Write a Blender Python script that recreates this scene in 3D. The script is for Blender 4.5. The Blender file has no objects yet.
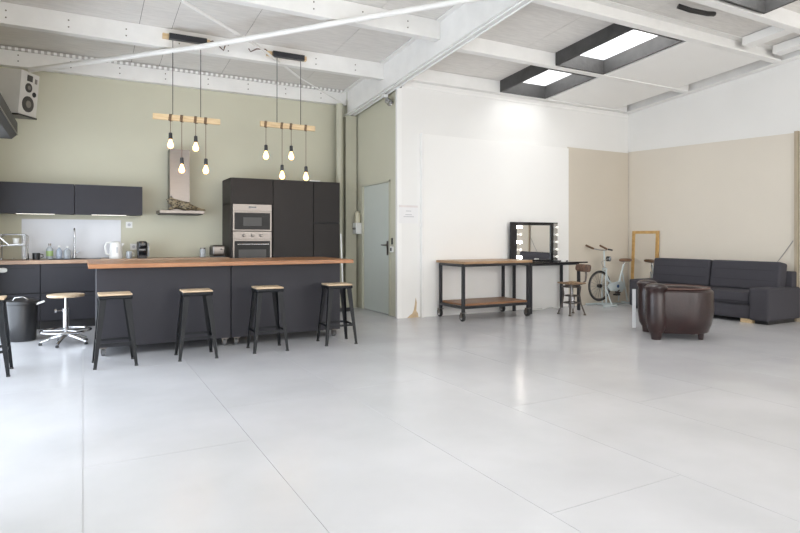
import bpy, bmesh, math, random
from mathutils import Vector, Matrix, Euler
random.seed(7)
scn = bpy.context.scene
COL = scn.collection
PI = math.pi

# ------------------------------------------------------------------ materials
M = {}
def mat(key, color, rough=0.5, metal=0.0, var=0.04, scale=6.0, bump=0.0, bscale=60.0, emit=None, estr=0.0,
        stretch=(1, 1, 1), color2=None, coat=0.0, spec=0.5, trans=0.0, detail=4.0):
    m = bpy.data.materials.new(key); m.use_nodes = True
    nt = m.node_tree; n = nt.nodes; l = nt.links
    b = n['Principled BSDF']
    tc = n.new('ShaderNodeTexCoord'); mp = n.new('ShaderNodeMapping')
    mp.inputs['Scale'].default_value = stretch
    l.new(tc.outputs['Object'], mp.inputs['Vector'])
    ns = n.new('ShaderNodeTexNoise'); ns.inputs['Scale'].default_value = scale; ns.inputs['Detail'].default_value = detail
    l.new(mp.outputs['Vector'], ns.inputs['Vector'])
    cr = n.new('ShaderNodeValToRGB')
    c2 = color2 if color2 else tuple(max(0, c * (1 - var * 2)) for c in color)
    cr.color_ramp.elements[0].position = 0.32; cr.color_ramp.elements[0].color = (*c2, 1)
    cr.color_ramp.elements[1].position = 0.68; cr.color_ramp.elements[1].color = (*color, 1)
    l.new(ns.outputs['Fac'], cr.inputs['Fac']); l.new(cr.outputs['Color'], b.inputs['Base Color'])
    b.inputs['Roughness'].default_value = rough; b.inputs['Metallic'].default_value = metal
    b.inputs['Specular IOR Level'].default_value = spec
    b.inputs['Coat Weight'].default_value = coat
    b.inputs['Transmission Weight'].default_value = trans
    if emit:
        b.inputs['Emission Color'].default_value = (*emit, 1); b.inputs['Emission Strength'].default_value = estr
    if bump:
        n2 = n.new('ShaderNodeTexNoise'); n2.inputs['Scale'].default_value = bscale
        l.new(mp.outputs['Vector'], n2.inputs['Vector'])
        bp = n.new('ShaderNodeBump'); bp.inputs['Strength'].default_value = bump; bp.inputs['Distance'].default_value = 0.01
        l.new(n2.outputs['Fac'], bp.inputs['Height']); l.new(bp.outputs['Normal'], b.inputs['Normal'])
    M[key] = m
    return m

mat('white_wall', (0.82, 0.81, 0.79), 0.75, var=0.015, scale=1.5, bump=0.05, bscale=25)
mat('white_board', (0.86, 0.85, 0.83), 0.7, var=0.01, scale=1.2)
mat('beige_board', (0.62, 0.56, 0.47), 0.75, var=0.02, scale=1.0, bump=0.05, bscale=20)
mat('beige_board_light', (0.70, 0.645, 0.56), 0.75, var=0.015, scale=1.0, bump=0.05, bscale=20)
mat('green_wall', (0.57, 0.555, 0.44), 0.8, var=0.02, scale=1.4, bump=0.06, bscale=25)
mat('green_metal', (0.52, 0.51, 0.41), 0.5, var=0.03, scale=3)
mat('green_door', (0.55, 0.58, 0.53), 0.45, var=0.02, scale=2)
mat('brown_edge', (0.42, 0.35, 0.26), 0.7)
mat('white_steel', (0.84, 0.83, 0.81), 0.45, var=0.03, scale=5, bump=0.08, bscale=12)
mat('roof_panel', (0.76, 0.735, 0.70), 0.85, var=0.05, scale=5, stretch=(1.0, 6.0, 1.0), bump=0.35, bscale=14)
mat('seam_dark', (0.16, 0.14, 0.12), 0.8)
mat('curb_dark', (0.055, 0.053, 0.052), 0.6, var=0.15, scale=9, bump=0.3, bscale=20)
mat('floor_paint', (0.60, 0.60, 0.62), 0.20, var=0.04, scale=1.1, bump=0.02, bscale=6, color2=(0.515, 0.515, 0.53), detail=8)
mat('floor_gap', (0.50, 0.49, 0.48), 0.9)
mat('anthracite', (0.030, 0.029, 0.036), 0.5, spec=0.3, var=0.03, scale=3)
mat('anthracite_tall', (0.024, 0.020, 0.019), 0.5, spec=0.3, var=0.03, scale=3)
mat('black_gap', (0.008, 0.008, 0.01), 0.6)
mat('black_metal', (0.022, 0.023, 0.028), 0.32, var=0.05, scale=8)
mat('gunmetal', (0.007, 0.008, 0.010), 0.42, spec=0.25, metal=0.0, var=0.05, scale=8)
mat('black_plastic', (0.018, 0.018, 0.02), 0.35)
mat('black_gloss', (0.01, 0.01, 0.012), 0.08)
mat('oak_top', (0.38, 0.17, 0.068), 0.32, scale=4, stretch=(1.2, 14, 8), color2=(0.27, 0.11, 0.042), bump=0.05)
mat('counter_wood', (0.46, 0.31, 0.21), 0.35, scale=5, stretch=(1, 14, 8), color2=(0.34, 0.21, 0.14))
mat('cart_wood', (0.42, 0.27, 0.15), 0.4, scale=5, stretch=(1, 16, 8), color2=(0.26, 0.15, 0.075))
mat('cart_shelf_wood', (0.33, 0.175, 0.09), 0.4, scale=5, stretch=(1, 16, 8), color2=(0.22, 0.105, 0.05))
mat('seat_wood', (0.70, 0.56, 0.40), 0.4, scale=6, stretch=(1, 12, 8), color2=(0.46, 0.32, 0.19))
mat('pale_wood', (0.80, 0.62, 0.38), 0.6, scale=8, stretch=(1, 10, 10), color2=(0.62, 0.44, 0.24))
mat('old_wood', (0.40, 0.26, 0.14), 0.6, scale=14, stretch=(1, 5, 5), color2=(0.10, 0.06, 0.04), bump=0.2)
mat('dark_old_wood', (0.16, 0.085, 0.05), 0.55, scale=18, color2=(0.045, 0.025, 0.02), bump=0.2)
mat('gold_frame', (0.60, 0.37, 0.13), 0.45, scale=12, color2=(0.42, 0.24, 0.08))
mat('chrome', (0.52, 0.52, 0.53), 0.18, metal=1.0, var=0.02)
mat('steel', (0.21, 0.19, 0.175), 0.33, metal=1.0, var=0.04, scale=10, stretch=(1, 1, 20))
mat('worn_steel', (0.13, 0.11, 0.10), 0.4, metal=0.7, var=0.15, scale=30)
mat('rubber', (0.03, 0.03, 0.03), 0.7)
mat('grey_rubber', (0.16, 0.16, 0.165), 0.6)
mat('white_plastic', (0.80, 0.80, 0.78), 0.35, var=0.01)
mat('cream_plastic', (0.66, 0.62, 0.47), 0.45, var=0.02)
mat('speaker_white', (0.60, 0.58, 0.54), 0.5, var=0.02)
mat('driver_cone', (0.05, 0.045, 0.04), 0.5)
mat('driver_dome', (0.20, 0.18, 0.16), 0.4)
mat('leather', (0.024, 0.008, 0.0075), 0.30, var=0.2, scale=9, bump=0.25, bscale=45, spec=0.6)
mat('leather_piping', (0.17, 0.085, 0.065), 0.4)
mat('sofa_fabric', (0.053, 0.051, 0.062), 0.9, var=0.06, scale=120, bump=0.25, bscale=160)
mat('sofa_seam', (0.03, 0.03, 0.036), 0.9)
mat('mirror', (0.90, 0.90, 0.90), 0.015, metal=1.0, var=0.0)
mat('bike_paint', (0.56, 0.62, 0.63), 0.35, var=0.03)
mat('bike_brown', (0.17, 0.095, 0.055), 0.5)
mat('bike_blue', (0.04, 0.10, 0.24), 0.4)
mat('splash', (0.66, 0.67, 0.70), 0.3, var=0.01)
mat('bulb_warm', (1.0, 0.8, 0.5), 0.2, emit=(1.0, 0.52, 0.16), estr=9.0)
mat('bulb_white', (1.0, 0.95, 0.9), 0.2, emit=(1.0, 0.93, 0.84), estr=45.0)
mat('bulb_off_glow', (0.7, 0.7, 0.68), 0.15, emit=(1.0, 0.93, 0.84), estr=0.6)  # unlit bulbs, given a faint glow to look brighter
mat('underlight', (1, 1, 1), 0.3, emit=(1.0, 0.93, 0.83), estr=2.2)
mat('oven_display', (0.02, 0.03, 0.05), 0.2, emit=(0.2, 0.35, 0.6), estr=0.25)
mat('oven_glass', (0.012, 0.011, 0.011), 0.35, spec=0.25)
mat('oven_window', (0.07, 0.068, 0.066), 0.35, spec=0.3)
mat('green_label', (0.30, 0.42, 0.16), 0.5)
mat('clear_blue', (0.50, 0.56, 0.66), 0.15, var=0.02, trans=0.35)
mat('clear_grey', (0.62, 0.66, 0.70), 0.12, var=0.02, trans=0.4)
mat('paper', (0.80, 0.79, 0.79), 0.8, var=0.01)
mat('paper_ink', (0.52, 0.52, 0.53), 0.8)
mat('paper_pink', (0.76, 0.71, 0.69), 0.8)
mat('cable_black', (0.02, 0.018, 0.016), 0.6)
mat('cable_brown', (0.12, 0.055, 0.03), 0.6)
mat('cable_grey', (0.35, 0.33, 0.30), 0.6)
mat('dark_roof_void', (0.06, 0.05, 0.035), 0.8)
mat('worn_patch', (0.62, 0.47, 0.30), 0.85, var=0.1, scale=14)

# spotted coat of the cat ornament
m = mat('spotted', (0.40, 0.35, 0.27), 0.6)
nt = m.node_tree; vo = nt.nodes.new('ShaderNodeTexVoronoi'); vo.inputs['Scale'].default_value = 34
cr = nt.nodes.new('ShaderNodeValToRGB')
cr.color_ramp.elements[0].position = 0.30; cr.color_ramp.elements[0].color = (0.03, 0.025, 0.02, 1)
cr.color_ramp.elements[1].position = 0.52; cr.color_ramp.elements[1].color = (0.26, 0.21, 0.13, 1)
tc = nt.nodes.new('ShaderNodeTexCoord'); nt.links.new(tc.outputs['Object'], vo.inputs['Vector'])
nt.links.new(vo.outputs['Distance'], cr.inputs['Fac']); nt.links.new(cr.outputs['Color'], nt.nodes['Principled BSDF'].inputs['Base Color'])

# translucent roof light glazing
m = bpy.data.materials.new('rooflight_glazing'); m.use_nodes = True; nt = m.node_tree
nt.nodes.remove(nt.nodes['Principled BSDF'])
tr = nt.nodes.new('ShaderNodeBsdfTransparent'); tl = nt.nodes.new('ShaderNodeBsdfTranslucent'); mx = nt.nodes.new('ShaderNodeMixShader')
nz = nt.nodes.new('ShaderNodeTexNoise'); nz.inputs['Scale'].default_value = 3
cr = nt.nodes.new('ShaderNodeValToRGB'); cr.color_ramp.elements[0].color = (0.9, 0.9, 0.9, 1); cr.color_ramp.elements[1].color = (1, 1, 1, 1)
nt.links.new(nz.outputs['Fac'], cr.inputs['Fac']); nt.links.new(cr.outputs['Color'], tr.inputs['Color'])
mx.inputs[0].default_value = 0.3
nt.links.new(tr.outputs[0], mx.inputs[1]); nt.links.new(tl.outputs[0], mx.inputs[2])
nt.links.new(mx.outputs[0], nt.nodes['Material Output'].inputs['Surface']); M['glazing'] = m

# clear window glass (thin)
m = bpy.data.materials.new('window_glass'); m.use_nodes = True; nt = m.node_tree
nt.nodes.remove(nt.nodes['Principled BSDF'])
tr = nt.nodes.new('ShaderNodeBsdfTransparent'); gl = nt.nodes.new('ShaderNodeBsdfGlossy'); mx = nt.nodes.new('ShaderNodeMixShader')
gl.inputs['Roughness'].default_value = 0.02; mx.inputs[0].default_value = 0.06
nt.links.new(tr.outputs[0], mx.inputs[1]); nt.links.new(gl.outputs[0], mx.inputs[2])
nt.links.new(mx.outputs[0], nt.nodes['Material Output'].inputs['Surface']); M['glass'] = m

# bright speckled perforated rail: alternating slots along its length
m = mat('perforated', (0.8, 0.8, 0.78), 0.5); nt = m.node_tree
wv = nt.nodes.new('ShaderNodeTexWave'); wv.wave_type = 'BANDS'; wv.bands_direction = 'X'; wv.inputs['Scale'].default_value = 4.2
tc = nt.nodes.new('ShaderNodeTexCoord'); nt.links.new(tc.outputs['Object'], wv.inputs['Vector'])
cr = nt.nodes.new('ShaderNodeValToRGB')
cr.color_ramp.elements[0].position = 0.40; cr.color_ramp.elements[0].color = (0.50, 0.48, 0.46, 1)
cr.color_ramp.elements[1].position = 0.50; cr.color_ramp.elements[1].color = (0.86, 0.86, 0.84, 1)
nt.links.new(wv.outputs['Fac'], cr.inputs['Fac']); nt.links.new(cr.outputs['Color'], nt.nodes['Principled BSDF'].inputs['Base Color'])

# ------------------------------------------------------------------ mesh builder
class MB:
    def __init__(s): s.bm = bmesh.new()
    def _tx(s, vs, loc, rot):
        R = Euler(rot).to_matrix() if not isinstance(rot, Matrix) else rot
        for v in vs: v.co = R @ v.co + Vector(loc)
    def box(s, c, sz, rot=(0, 0, 0), bev=0.0, seg=2):
        r = bmesh.ops.create_cube(s.bm, size=1.0); vs = r['verts']
        for v in vs: v.co = Vector((v.co.x * sz[0], v.co.y * sz[1], v.co.z * sz[2]))
        if bev:
            es = list({e for v in vs for e in v.link_edges})
            r2 = bmesh.ops.bevel(s.bm, geom=es, offset=bev, segments=seg, profile=0.6, affect='EDGES')
            vs = list({v for f in r2['faces'] for v in f.verts} | {v for v in vs if v.is_valid})
        s._tx(vs, c, rot); return s
    def b2(s, x0, x1, y0, y1, z0, z1, bev=0.0):
        return s.box(((x0 + x1) / 2, (y0 + y1) / 2, (z0 + z1) / 2), (abs(x1 - x0), abs(y1 - y0), abs(z1 - z0)), bev=bev)
    def tube(s, pts, r, n=10, rs=None, cap=True):
        pts = [Vector(p) for p in pts]; rings = []
        up = None
        for i, p in enumerate(pts):
            if i == 0: d = pts[1] - p
            elif i == len(pts) - 1: d = p - pts[i - 1]
            else: d = (pts[i + 1] - p).normalized() + (p - pts[i - 1]).normalized()
            d.normalize()
            if up is None:
                a = Vector((0, 0, 1)) if abs(d.z) < 0.9 else Vector((1, 0, 0))
                up = (a - d * a.dot(d)).normalized()
            else:
                up = (up - d * up.dot(d)).normalized()
            sd = d.cross(up); rr = rs[i] if rs else r
            rings.append([s.bm.verts.new(p + (up * math.cos(2 * PI * k / n) + sd * math.sin(2 * PI * k / n)) * rr) for k in range(n)])
        for a, b in zip(rings[:-1], rings[1:]):
            for k in range(n): s.bm.faces.new((a[k], a[(k + 1) % n], b[(k + 1) % n], b[k]))
        if cap:
            s.bm.faces.new(rings[0][::-1]); s.bm.faces.new(rings[-1])
        return s
    def loop(s, pts, r, n=8):
        pts = [Vector(p) for p in pts]; N = len(pts); rings = []
        nrm = (pts[N // 3] - pts[0]).cross(pts[2 * N // 3] - pts[0]).normalized()
        for i, p in enumerate(pts):
            d = (pts[(i + 1) % N] - pts[i - 1]).normalized(); sd = d.cross(nrm).normalized()
            rings.append([s.bm.verts.new(p + (nrm * math.cos(2 * PI * k / n) + sd * math.sin(2 * PI * k / n)) * r) for k in range(n)])
        for i in range(N):
            a, b = rings[i], rings[(i + 1) % N]
            for k in range(n): s.bm.faces.new((a[k], a[(k + 1) % n], b[(k + 1) % n], b[k]))
        return s
    def ring(s, c, R, r, axis='Z', n=32, m=8):
        pts = []
        for i in range(n):
            a = 2 * PI * i / n; u, v = R * math.cos(a), R * math.sin(a)
            o = {'Z': (u, v, 0), 'Y': (u, 0, v), 'X': (0, u, v)}[axis]; pts.append(Vector(c) + Vector(o))
        return s.loop(pts, r, m)
    def lathe(s, prof, c=(0, 0, 0), rot=(0, 0, 0), n=24):
        rings = []; vs = []
        for (r, z) in prof:
            if r < 1e-6: v = s.bm.verts.new((0, 0, z)); rings.append([v]); vs.append(v)
            else:
                q = [s.bm.verts.new((r * math.cos(2 * PI * k / n), r * math.sin(2 * PI * k / n), z)) for k in range(n)]
                rings.append(q); vs += q
        for a, b in zip(rings[:-1], rings[1:]):
            for k in range(n):
                k2 = (k + 1) % n
                if len(a) == 1 and len(b) == 1: continue
                if len(a) == 1: s.bm.faces.new((a[0], b[k2], b[k]))
                elif len(b) == 1: s.bm.faces.new((a[k], a[k2], b[0]))
                else: s.bm.faces.new((a[k], a[k2], b[k2], b[k]))
        if len(rings[0]) > 1: s.bm.faces.new(rings[0][::-1])
        if len(rings[-1]) > 1: s.bm.faces.new(rings[-1])
        s._tx(vs, c, rot); return s
    def prism(s, poly, t, c=(0, 0, 0), rot=(0, 0, 0)):
        a = [s.bm.verts.new((x, y, 0)) for x, y in poly]; b = [s.bm.verts.new((x, y, t)) for x, y in poly]
        s.bm.faces.new(a[::-1]); s.bm.faces.new(b)
        for i in range(len(poly)):
            j = (i + 1) % len(poly); s.bm.faces.new((a[i], a[j], b[j], b[i]))
        s._tx(a + b, c, rot); return s
    def cushion(s, c, sz, e=0.28, rot=(0, 0, 0), n=24, m=14, f=None):
        vs = []; rings = []
        def sp(v, p): return math.copysign(abs(v) ** p, v)
        for j in range(m + 1):
            ph = -PI / 2 + PI * j / m; row = []
            for i in range(n):
                th = 2 * PI * i / n
                p = Vector((sp(math.cos(ph), e) * sp(math.cos(th), e) * sz[0] / 2, sp(math.cos(ph), e) * sp(math.sin(th), e) * sz[1] / 2, sp(math.sin(ph), e) * sz[2] / 2))
                if f: p = f(p)
                row.append(p)
            if j in (0, m): v = s.bm.verts.new(row[0]); rings.append([v]); vs.append(v)
            else: q = [s.bm.verts.new(p) for p in row]; rings.append(q); vs += q
        for a, b in zip(rings[:-1], rings[1:]):
            for k in range(n):
                k2 = (k + 1) % n
                if len(a) == 1: s.bm.faces.new((a[0], b[k2], b[k]))
                elif len(b) == 1: s.bm.faces.new((a[k], a[k2], b[0]))
                else: s.bm.faces.new((a[k], a[k2], b[k2], b[k]))
        s._tx(vs, c, rot); return s
    def beam(s, p0, p1, w, h):  # rectangular bar between two points
        p0, p1 = Vector(p0), Vector(p1); d = p1 - p0
        R = d.to_track_quat('X', 'Z').to_matrix()
        return s.box((p0 + p1) / 2, (d.length, w, h), R)
    def build(s, name, m, parent=None, smooth=False, mats=None):
        bmesh.ops.recalc_face_normals(s.bm, faces=s.bm.faces)
        me = bpy.data.meshes.new(name); s.bm.to_mesh(me); s.bm.free()
        for x in (mats or [m]): me.materials.append(M[x])
        o = bpy.data.objects.new(name, me); COL.objects.link(o)
        if smooth:
            me.shade_smooth()
            md = o.modifiers.new('edges', 'EDGE_SPLIT'); md.split_angle = math.radians(40)
        if parent: o.parent = parent
        return o

def empty(name, loc=(0, 0, 0), rz=0, label=None, cat=None, group=None):
    o = bpy.data.objects.new(name, None); COL.objects.link(o)
    o.location = loc; o.rotation_euler = (0, 0, rz); o.empty_display_size = 0.1
    tag(o, label, cat, group); return o
def tag(o, label=None, cat=None, group=None, kind=None):
    if label: o['label'] = label
    if cat: o['category'] = cat
    if group: o['group'] = group
    if kind: o['kind'] = kind
    return o
def struct(o, label=None, cat='structure'):
    o['kind'] = 'structure'
    if label: o['label'] = label; o['category'] = cat
    return o
def kids(o): return [c for c in bpy.data.objects if c.parent == o]
def copy_tree(o, parent=None):
    c = o.copy(); COL.objects.link(c)
    if parent: c.parent = parent
    for k in kids(o): copy_tree(k, c)
    return c

# ------------------------------------------------------------------ room shell
XL, XR, YK, YW, YR, XS = -1.02, 9.07, 9.5, 7.62, -4.0, 4.18
def roof_z(y, off=0.0): return 3.765 + 0.08 * (9.4 - y) - off - (0.05 if off else 0.0)     # underside of the ceiling
OFF = 0.12                                                        # the right-hand bay sits a little lower
def bot_z(y, off=0.0): return 3.52 + 0.08 * (9.4 - y) - off       # underside of the purlins

# floor: painted boards with fine joints
fb = MB()
xs = [XL, 0.0, 0.88, 1.785, 2.66, 3.55, 4.43, 5.3, 6.2, 7.1, 8.0, XR]
g = 0.0012
joints = [[-1.9, 2.2, 5.4], [-1.5, 3.46, 5.9], [-0.4, 1.1, 4.2], [-1.2, 1.91, 4.25], [-2.0, 0.6, 3.25, 5.9], [0.2, 2.9, 5.2], [-1.0, 1.7, 4.4, 6.7], [-2, 0.7, 3.3, 5.7], [-1, 1.9, 4.6], [-2, 2.2, 5.0], [0, 3.1, 6.0]]
for i in range(len(xs) - 1):
    ys = [YR] + joints[i] + [YK]
    for j in range(len(ys) - 1):
        fb.b2(xs[i] + g, xs[i + 1] - g, ys[j] + g, ys[j + 1] - g, -0.03, 0.0)
fl = struct(fb.build('floor', 'floor_paint'), 'pale blue-grey painted board floor with fine joints', 'floor')
fs = MB(); fs.b2(XL, XR, YR, YK, -0.12, -0.004 - 0.0); 
fs.build('joint_bed', 'floor_gap', fl)

def wall(name, x0, x1, y0, y1, z0, z1, m, label):
    return struct(MB().b2(x0, x1, y0, y1, z0, z1).build(name, m), label, 'wall')
wall('wall_kitchen', XL - 0.2, XS + 0.2, YK, YK + 0.2, -0.1, 4.0, 'green_wall', 'sage green painted wall behind the kitchen')
w = MB(); DY0, DY1, DZ = 7.98, 9.0, 2.10
w.b2(XS, XS + 0.2, DY1, YK, -0.1, 4.1); w.b2(XS, XS + 0.2, YW + 0.2, DY0, -0.1, 4.1); w.b2(XS, XS + 0.2, DY0, DY1, DZ, 4.1)
struct(w.build('wall_side', 'green_wall'), 'sage green side wall holding the door', 'wall')
wall('wall_back', XS, XR + 0.2, YW, YW + 0.2, -0.1, 4.15, 'white_wall', 'tall white wall behind the work tables')
wall('wall_right', XR, XR + 0.2, YR, YW, -0.1, 5.1, 'white_wall', 'white wall behind the sofa')
# left wall with two glazed openings (outside the photograph, the daylight side)
w = MB(); LO = [(-2.6, 1.4, 3.1), (3.0, 8.38, 2.38)]
w.b2(XL - 0.2, XL, YR, LO[0][0], -0.1, 5.1); w.b2(XL - 0.2, XL, LO[0][1], LO[1][0], -0.1, 5.1); w.b2(XL - 0.2, XL, LO[1][1], YK + 0.2, -0.1, 5.1)
for a, b, LZ in LO: w.b2(XL - 0.2, XL, a, b, LZ, 5.1)
struct(w.build('wall_left', 'green_wall'), 'sage green wall at the left end of the kitchen', 'wall')
w = MB(); RO = [(0.0, 3.6), (4.6, 8.2)]
w.b2(XL - 0.2, RO[0][0], YR - 0.2, YR, -0.1, 5.2); w.b2(RO[0][1], RO[1][0], YR - 0.2, YR, -0.1, 5.2); w.b2(RO[1][1], XR + 0.2, YR - 0.2, YR, -0.1, 5.2)
for a, b in RO: w.b2(a, b, YR - 0.2, YR, 3.3, 5.2); w.b2(a, b, YR - 0.2, YR, -0.1, 0.5)
struct(w.build('wall_rear', 'white_wall'), 'white wall with windows facing the kitchen', 'wall')
n = 1
for a, b, LZ in LO:
    f = MB(); t = 0.06
    for yy in [a + t / 2, (a + b) / 2, b - t / 2]: f.box((XL - 0.1, yy, LZ / 2), (0.06, t, LZ))
    for zz in [t / 2, 1.0, LZ - t / 2]: f.box((XL - 0.1, (a + b) / 2, zz), (0.05, b - a, t))
    o = struct(f.build('window_%d' % n, 'white_steel'), 'tall glazed opening in the left wall', 'window'); n += 1
    MB().box((XL - 0.1, (a + b) / 2, LZ / 2), (0.006, b - a, LZ)).build('pane', 'glass', o)
for a, b in RO:
    f = MB()
    for xx in [a + t / 2, (a + b) / 2, b - t / 2]: f.box((xx, YR - 0.1, 1.9), (t, 0.06, 2.8))
    for zz in [0.5 + t / 2, 3.3 - t / 2]: f.box(((a + b) / 2, YR - 0.1, zz), (b - a, 0.05, t))
    o = struct(f.build('window_%d' % n, 'white_steel'), 'wide window in the rear wall', 'window'); n += 1
    MB().box(((a + b) / 2, YR - 0.1, 1.9), (b - a, 0.006, 2.8)).build('pane', 'glass', o)

# ceiling: sloped insulated panels, with openings for the roof lights
SKY = [(5.93, 6.89, 6.375, 7.50), (5.93, 6.89, 4.895, 6.24), (6.10, 7.06, 2.75, 3.98), (1.0, 1.9, 2.3, 4.0), (1.0, 1.9, -0.6, 1.6)]  # last two: unseen roof lights added to brighten the kitchen
cb = MB()
xc = sorted({XL - 0.2, XR + 0.2, *[v for s_ in SKY for v in s_[:2]]} | {0.62, 1.9, 3.2, 4.055, 5.4, 8.1})
yc = sorted({YR - 0.2, YK + 0.2, *[v for s_ in SKY for v in s_[2:]]})
SKIN = 0.02
def qslab(bm, x0, x1, y0, y1, gp=0.003):
    v = []; o_ = OFF if x0 > 4.0 else 0.0
    for dz in (0, SKIN):
        for (x, y) in ((x0 + gp, y0), (x1 - gp, y0), (x1 - gp, y1), (x0 + gp, y1)): v.append(bm.verts.new((x, y, roof_z(y, o_) + dz)))
    for f in ((0, 3, 2, 1), (4, 5, 6, 7), (0, 1, 5, 4), (1, 2, 6, 5), (2, 3, 7, 6), (3, 0, 4, 7)): bm.faces.new([v[k] for k in f])
for i in range(len(xc) - 1):
    for j in range(len(yc) - 1):
        mx_, my_ = (xc[i] + xc[i + 1]) / 2, (yc[j] + yc[j + 1]) / 2
        if any(s_[0] < mx_ < s_[1] and s_[2] < my_ < s_[3] for s_ in SKY): continue
        qslab(cb.bm, xc[i], xc[i + 1], yc[j], yc[j + 1], 0.0 if xc[i + 1] - xc[i] < 0.3 else 0.003)
ce = struct(cb.build('ceiling', 'roof_panel'), 'off-white textured sloping ceiling panels', 'ceiling')
sb = MB()
for i in range(len(xc) - 1):
    for j in range(len(yc) - 1):
        mx_, my_ = (xc[i] + xc[i + 1]) / 2, (yc[j] + yc[j + 1]) / 2
        if any(s_[0] < mx_ < s_[1] and s_[2] < my_ < s_[3] for s_ in SKY): continue
        for xx in ((xc[i],) if abs(xc[i] - 4.055) > 0.01 else ()):
            y0, y1 = yc[j], yc[j + 1]
            v = []
            for dz in (0.006, 0.018):
                for (x, y) in ((xx - 0.02, y0), (xx + 0.02, y0), (xx + 0.02, y1), (xx - 0.02, y1)): v.append(sb.bm.verts.new((x, y, roof_z(y, OFF if xx > 4.0 else 0.0) + dz)))
            for f in ((0, 3, 2, 1), (4, 5, 6, 7), (0, 1, 5, 4), (1, 2, 6, 5), (2, 3, 7, 6), (3, 0, 4, 7)): sb.bm.faces.new([v[k] for k in f])
sb.build('panel_joint', 'seam_dark', ce)

# roof lights: dark boarded curb hanging under the ceiling, translucent sheet on top
sky_labels = ['roof light with dark boarded curb against the white wall', 'roof light with dark boarded curb one bay nearer than the wall', 'roof light with dark curb at the top right edge', 'unseen roof light added to brighten the kitchen, overhead left of the camera', 'unseen roof light added for extra light, overhead behind the camera']
for k, (x0, x1, y0, y1) in enumerate(SKY):
    q = MB(); tk = 0.03; so = OFF if x0 > 4 else 0.0
    def hb(xa, xb, ya, yb):
        v = []
        for top in (0, 1):
            for (x, y) in ((xa, ya), (xb, ya), (xb, yb), (xa, yb)):
                v.append(q.bm.verts.new((x, y, (roof_z(y, so) + SKIN) if top else bot_z(y, so) + 0.01)))
        for f in ((0, 3, 2, 1), (4, 5, 6, 7), (0, 1, 5, 4), (1, 2, 6, 5), (2, 3, 7, 6), (3, 0, 4, 7)): q.bm.faces.new([v[i] for i in f])
    hb(x0, x0 + tk, y0, y1); hb(x1 - tk, x1, y0, y1); hb(x0 + tk, x1 - tk, y0, y0 + tk); hb(x0 + tk, x1 - tk, y1 - tk, y1)
    s_ = struct(q.build('window_%d' % (n + k), 'curb_dark'), sky_labels[k], 'roof light')
    p = MB(); v = [p.bm.verts.new((x, y, roof_z(y, so) + SKIN + dz)) for dz in (0.0, 0.01) for x, y in ((x0, y0), (x1, y0), (x1, y1), (x0, y1))]
    for f in ((0, 3, 2, 1), (4, 5, 6, 7), (0, 1, 5, 4), (1, 2, 6, 5), (2, 3, 7, 6), (3, 0, 4, 7)): p.bm.faces.new([v[i] for i in f])
    p.build('pane', 'glazing', s_)
# steel purlins: C channels across the room, with bolt holes
def purlin(x0, x1, y, label, drop=0.0, flip=False):
    q = MB(); so = OFF if x0 > 4 else 0.0; zb = bot_z(y, so) - drop; zt = roof_z(y, so) - 0.004; h = zt - zb; tf = 0.012
    prof = [(0, 0), (0.11, 0), (0.11, 0.025), (0.098, 0.025), (0.098, tf), (tf, tf), (tf, h - tf), (0.098, h - tf), (0.11, h - tf), (0.11, h), (0, h)]
    if flip: prof = [(0.11 - a_, b_) for a_, b_ in prof]
    a = [q.bm.verts.new((x0, y + p[0], zb + p[1])) for p in prof]; b = [q.bm.verts.new((x1, y + p[0], zb + p[1])) for p in prof]
    q.bm.faces.new(a); q.bm.faces.new(b[::-1])
    for i in range(len(prof)):
        j = (i + 1) % len(prof); q.bm.faces.new((a[i], a[j], b[j], b[i]))
    o = struct(q.build('roof_beam', 'white_steel'), label, 'roof beam')
    if x0 > 4: return o
    d = MB(); x = x0 + 0.25
    while x < x1 - 0.2:
        for dz in (0.07, 0.15):
            d.lathe([(0.009, 0), (0.009, 0.004), (0, 0.004)], (x, y, zb + dz), (PI / 2, 0, 0), 8)
        x += 0.62
    d.build('bolt', 'seam_dark', o)
    return o
XRF = 4.055
purlin(XL, XRF - 0.009, 9.38, 'white steel roof beam along the top of the green kitchen wall', 0.0)
purlin(XL, XRF - 0.009, 7.95, 'white steel roof beam carrying both pendant lamps', 0.0)
purlin(XL, XRF - 0.009, 6.35, 'white steel roof beam crossing the ceiling corner nearest the camera on the left')
purlin(XRF + 0.009, XR - 0.16, 7.505, 'white steel roof beam along the top of the white wall')
purlin(XRF + 0.009, XR - 0.16, 6.25, 'white steel roof beam between the two bright roof lights')
purlin(XRF + 0.009, XR - 0.16, 4.78, 'white steel roof beam on the near side of the second roof light', flip=True)
purlin(XRF + 0.009, XR - 0.16, 4.02, 'white steel roof beam at the top right corner of the view')
purlin(XL, XRF - 0.009, 4.75, 'white steel roof beam overhead near the camera on the left')
purlin(XRF + 0.009, XR - 0.16, 2.6, 'white steel roof beam overhead near the camera on the right')
# rafters: I sections rising towards the camera
def rafter(x, y0, y1, dz, label, w=0.15):
    q = MB()
    def seg(xa, xb, za, zb):
        v = []
        for (zoff) in (za, zb):
            for (xx, y) in ((xa, y0), (xb, y0), (xb, y1), (xa, y1)): v.append(q.bm.verts.new((xx, y, zoff(y))))
        for f in ((0, 3, 2, 1), (4, 5, 6, 7), (0, 1, 5, 4), (1, 2, 6, 5), (2, 3, 7, 6), (3, 0, 4, 7)): q.bm.faces.new([v[i] for i in f])
    zb = lambda y: bot_z(y) - dz
    seg(x - w / 2, x + w / 2, zb, lambda y: zb(y) + 0.016)
    seg(x - 0.006, x + 0.006, lambda y: zb(y) + 0.016, lambda y: roof_z(y) - 0.02)
    seg(x - w / 2, x + w / 2, lambda y: roof_z(y) - 0.02, lambda y: roof_z(y) - 0.004)
    return struct(q.build('roof_beam', 'white_steel'), label, 'roof beam')
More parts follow.
